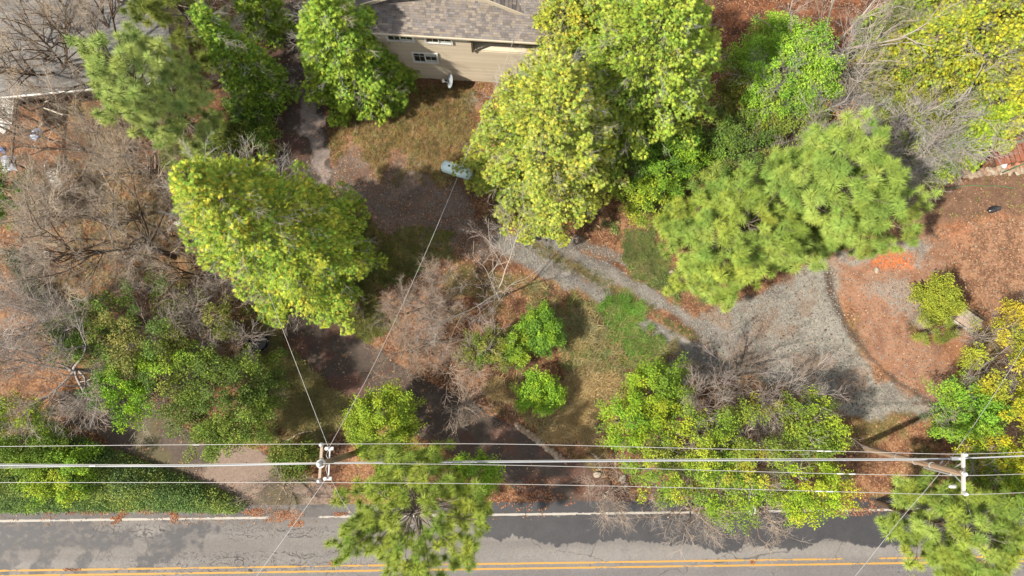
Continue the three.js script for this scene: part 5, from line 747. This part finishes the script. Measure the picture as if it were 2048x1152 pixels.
{ // ivy-grown rail fence at the far left
  const a = W(10, 500, 1), b = W(140, 705, 1), g = thing('ivy_fence', 'low fence overgrown with dark ivy under pale leafless trees', 'fence', [a.x, H(a.x, a.z), a.z]), r = rng(77), dx = b.x - a.x, dz = b.z - a.z;
  for (let k = 0; k <= 5; k++) mesh('post', boxM(0.1, 1.2, 0.1), M.brown, g, [dx * k / 5, 0.6, dz * k / 5]); for (const y of [0.5, 1.05]) { const q = new MB(); q.bar([0.02, y, 0.06], [dx, y, dz + 0.06], 0.05, 0.1); q.build('rail', M.brown, g); }
  const sp = new Spread(); for (let k = 0; k < 620; k++) { const t = r(), h = r(); sp.add([dx * t + (r() - 0.5) * 0.8, h * 1.25, dz * t + (r() - 0.5) * 0.8], [r() - 0.5, 1, r() - 0.5], 0.5 + r() * 0.4, jit(r, [0.05, 0.085, 0.04], 0.4), r() * 6); } sp.build('ivy_leaves', GEO.clump, LM.leaf, g);
}
// ---------------------------------------------------------------- ground cover nobody could count
{
  const r = rng(900);
  const leafG = (() => { const b = new MB(); b.quad([-0.5, 0.05, 0], [0, 0, 0.32], [0.5, 0.12, 0], [0, 0.02, -0.3]); return b.geo(); })();
  const sp = new Spread(), cols = [[0.26, 0.14, 0.075], [0.31, 0.19, 0.11], [0.20, 0.10, 0.056], [0.36, 0.245, 0.155], [0.13, 0.07, 0.045], [0.25, 0.115, 0.06]];
  let n = 0; while (n < 190000) { const x = lerp(-40, 42, r()), z = lerp(-28, 9.4, r()), rv = roadV(x, z); if (rv > 0.35) continue; n++;
    const S = (k) => reg(k, x, z); let k = 0.75 - 0.7 * Math.max(S('track1'), S('track2'), S('lot') * 0.9) - 0.35 * Math.max(S('brightgrass'), S('mosspatch') * 0.7, S('grass') * 0.3) - 0.15 * S('lawn') - 0.35 * S('darksoil'); const dr = Math.max(S('drive'), S('apron')); k -= 0.45 * dr; if (rv > -0.75) k -= 0.35; if (fbm(x * 0.9 + 5, z * 0.9, 4) * 2.2 - 0.6 > k + 0.05 && r() > 0.12) continue; if (r() > k + 0.25) continue;
    const y = dr > 0.4 || rv > -0.75 ? 0.02 : H(x, z) + 0.01; const s = 0.06 + r() * r() * 0.13; sp.add([x, y, z], [(r() - 0.5) * 0.9, 1, (r() - 0.5) * 0.9], [s, s, s], jit(r, cols[Math.floor(r() * 6)], 0.4), r() * 6); }
  sp.build('fallen_leaves', [leafG], mat([1, 1, 1], 0.9, { side: THREE.DoubleSide }), null); tag(scene.children[scene.children.length - 1], 'brown fallen leaves scattered over the whole yard', 'leaves', null, 'stuff');
  // leaf drifts on the road edge
  const dr = new Spread(); for (const [px, py, w, d, m] of [[232, 1035, 0.5, 0.35, 260], [350, 1030, 0.25, 0.5, 120], [555, 1030, 1.3, 0.35, 700], [590, 1046, 0.45, 0.2, 240], [520, 1024, 1.2, 0.25, 400], [1400, 1017, 0.7, 0.25, 300], [1490, 1018, 1.0, 0.3, 400], [1700, 1008, 2.2, 0.6, 900], [1610, 1010, 1.2, 0.3, 300], [680, 1028, 0.4, 0.1, 60], [1503, 1125, 0.22, 0.08, 50], [665, 1126, 0.2, 0.1, 50], [140, 1139, 0.6, 0.05, 60], [1060, 985, 2.8, 0.9, 900], [250, 1020, 6, 0.25, 900]]) { const c = W(px, py); for (let k = 0; k < m; k++) { const a = r() * 6.283, q = Math.pow(r(), 0.7) * 1.25, xx = c.x + Math.cos(a) * q * w, zz = c.z + Math.sin(a) * q * d; if (fbm(xx * 1.6, zz * 2.2, 3) < 0.3 + 0.2 * q) continue; dr.add([c.x + Math.cos(a) * q * w, 0.025 + (1 - q) * 0.06 * r(), c.z + Math.sin(a) * q * d], [(r() - 0.5) * 1.2, 1, (r() - 0.5) * 1.2], 0.09 + r() * 0.08, jit(r, [[0.24, 0.105, 0.055], [0.31, 0.16, 0.085], [0.18, 0.075, 0.042]][Math.floor(r() * 3)], 0.3), r() * 6); } }
  dr.build('leaf_drifts', [leafG], mat([1, 1, 1], 0.9, { side: THREE.DoubleSide }), null); tag(scene.children[scene.children.length - 1], 'red brown leaf drifts gathered along the road edge', 'leaves', null, 'stuff');
  // grass
  const tuft = (seed, hgt, nb) => { const q = rng(seed), b = new MB(); for (let k = 0; k < nb; k++) { const a = q() * 6.283, l = hgt * (0.6 + q() * 0.7), lx = Math.cos(a) * l * (0.4 + q() * 0.7), lz = Math.sin(a) * l * (0.4 + q() * 0.7), x = (q() - 0.5) * 0.2, z = (q() - 0.5) * 0.2, w = 0.011; b.tri([x - Math.sin(a) * w, 0, z + Math.cos(a) * w], [x + Math.sin(a) * w, 0, z - Math.cos(a) * w], [x + lx, l * 0.8, z + lz]); } return b.geo(); };
  const gs = new Spread(), gc = { brightgrass: [[0.11, 0.24, 0.03], 1300, 1.1], grass: [[0.26, 0.22, 0.10], 800, 1.5], tracksidegrass: [[0.13, 0.16, 0.05], 1200, 0.8], lawn: [[0.23, 0.165, 0.065], 2400, 0.9], mosspatch: [[0.14, 0.15, 0.035], 2200, 0.9], straw: [[0.40, 0.30, 0.15], 2600, 1.7], median: [[0.13, 0.14, 0.05], 500, 0.5], leftverge: [[0.20, 0.18, 0.07], 2200, 1.4], leftlitter: [[0.30, 0.24, 0.14], 1800, 1.0] };
  for (const k in gc) { const [c, m, s] = gc[k], P = REG[k].P; let x0 = 1e9, x1 = -1e9, z0 = 1e9, z1 = -1e9; for (const [x, z] of P) { x0 = Math.min(x0, x); x1 = Math.max(x1, x); z0 = Math.min(z0, z); z1 = Math.max(z1, z); } for (let i = 0, t = 0; i < m && t < m * 12; t++) { const x = lerp(x0 - 0.5, x1 + 0.5, r()), z = lerp(z0 - 0.5, z1 + 0.5, r()); if (reg(k, x, z) * (0.5 + fbm(x * 1.3, z * 1.3, 2)) < 0.3 + r() * 0.5 || reg('drive', x, z) > 0.3) continue; i++; gs.add([x, H(x, z), z], [(r() - 0.5) * 0.5, 1, (r() - 0.5) * 0.5], s * (0.7 + r() * 0.6), jit(r, mix3(c, fbm(x * 1.1 + 60, z * 1.1, 2) > 0.52 ? [0.36, 0.27, 0.13] : [0.10, 0.10, 0.035], r() * r()), 0.8), r() * 6); } }
  gs.build('grass_tufts', [tuft(1, 0.3, 16), tuft(2, 0.34, 14)], LM.leaf, null); scene.children.slice(-2).forEach((o, i) => tag(o, i ? 'longer grass and straw blades on the banks' : 'short grass blades on the lawn and banks', 'grass', null, 'stuff'));
  // low weeds
  const wd = new Spread(); for (const [k, m, c] of [['brightgrass', 420, [0.12, 0.27, 0.03]], ['grass', 420, [0.13, 0.19, 0.05]], ['tracksidegrass', 240, [0.14, 0.19, 0.05]], ['leftverge', 260, [0.15, 0.17, 0.05]], ['mosspatch', 180, [0.14, 0.16, 0.04]], ['lawn', 160, [0.14, 0.16, 0.04]], ['darksoil', 30, [0.16, 0.17, 0.04]]]) { const P = REG[k].P; let x0 = 1e9, x1 = -1e9, z0 = 1e9, z1 = -1e9; for (const [x, z] of P) { x0 = Math.min(x0, x); x1 = Math.max(x1, x); z0 = Math.min(z0, z); z1 = Math.max(z1, z); } for (let i = 0, t = 0; i < m && t < m * 20; t++) { const x = lerp(x0, x1, r()), z = lerp(z0, z1, r()); if (reg(k, x, z) < 0.5 || fbm(x * 1.4 + 20, z * 1.4, 3) < 0.5 || reg('drive', x, z) > 0.2) continue; i++; wd.add([x, H(x, z) + 0.05, z], [r() - 0.5, 1, r() - 0.5], 0.35 + r() * 0.5, jit(r, c, 0.6), r() * 6); } }
  wd.build('weeds', GEO.fine, LM.leaf, null); tag(scene.children[scene.children.length - 1], 'low green weeds scattered through the grass', 'weeds', null, 'stuff');
  // gravel
  const st = new THREE.IcosahedronGeometry(0.5, 0), gv = new Spread(); const gr = { lot: 9000, track1: 3200, track2: 2600, parking: 2600, rubblestrip: 900, moundgravel: 700, mound: 1400, rightlitter: 600, paleband: 500 };
  for (const k in gr) { const P = REG[k].P; let x0 = 1e9, x1 = -1e9, z0 = 1e9, z1 = -1e9; for (const [x, z] of P) { x0 = Math.min(x0, x); x1 = Math.max(x1, x); z0 = Math.min(z0, z); z1 = Math.max(z1, z); } for (let i = 0, t = 0; i < gr[k] && t < gr[k] * 12; t++) { const x = lerp(x0 - 0.5, x1 + 0.5, r()), z = lerp(z0 - 0.5, z1 + 0.5, r()); if (reg(k, x, z) < 0.2 + r() * 0.5) continue; i++; const s = 0.03 + r() * r() * 0.09, v = k === 'parking' ? 0.11 + r() * 0.15 : 0.12 + r() * 0.17; gv.add([x, H(x, z) + s * 0.15, z], [r() - 0.5, 1, r() - 0.5], [s * 1.3, s * 0.7, s], r() < 0.12 && k === 'lot' ? [0.09, 0.055, 0.04] : [v, v * 0.94, v * (k === 'rightlitter' ? 0.75 : 0.85)], r() * 6); } }
  gv.build('gravel_stones', [st], mat([1, 1, 1], 0.9), null); tag(scene.children[scene.children.length - 1], 'loose grey gravel stones on the track and lot', 'gravel', null, 'stuff');
}
renderer.render(scene, camera);
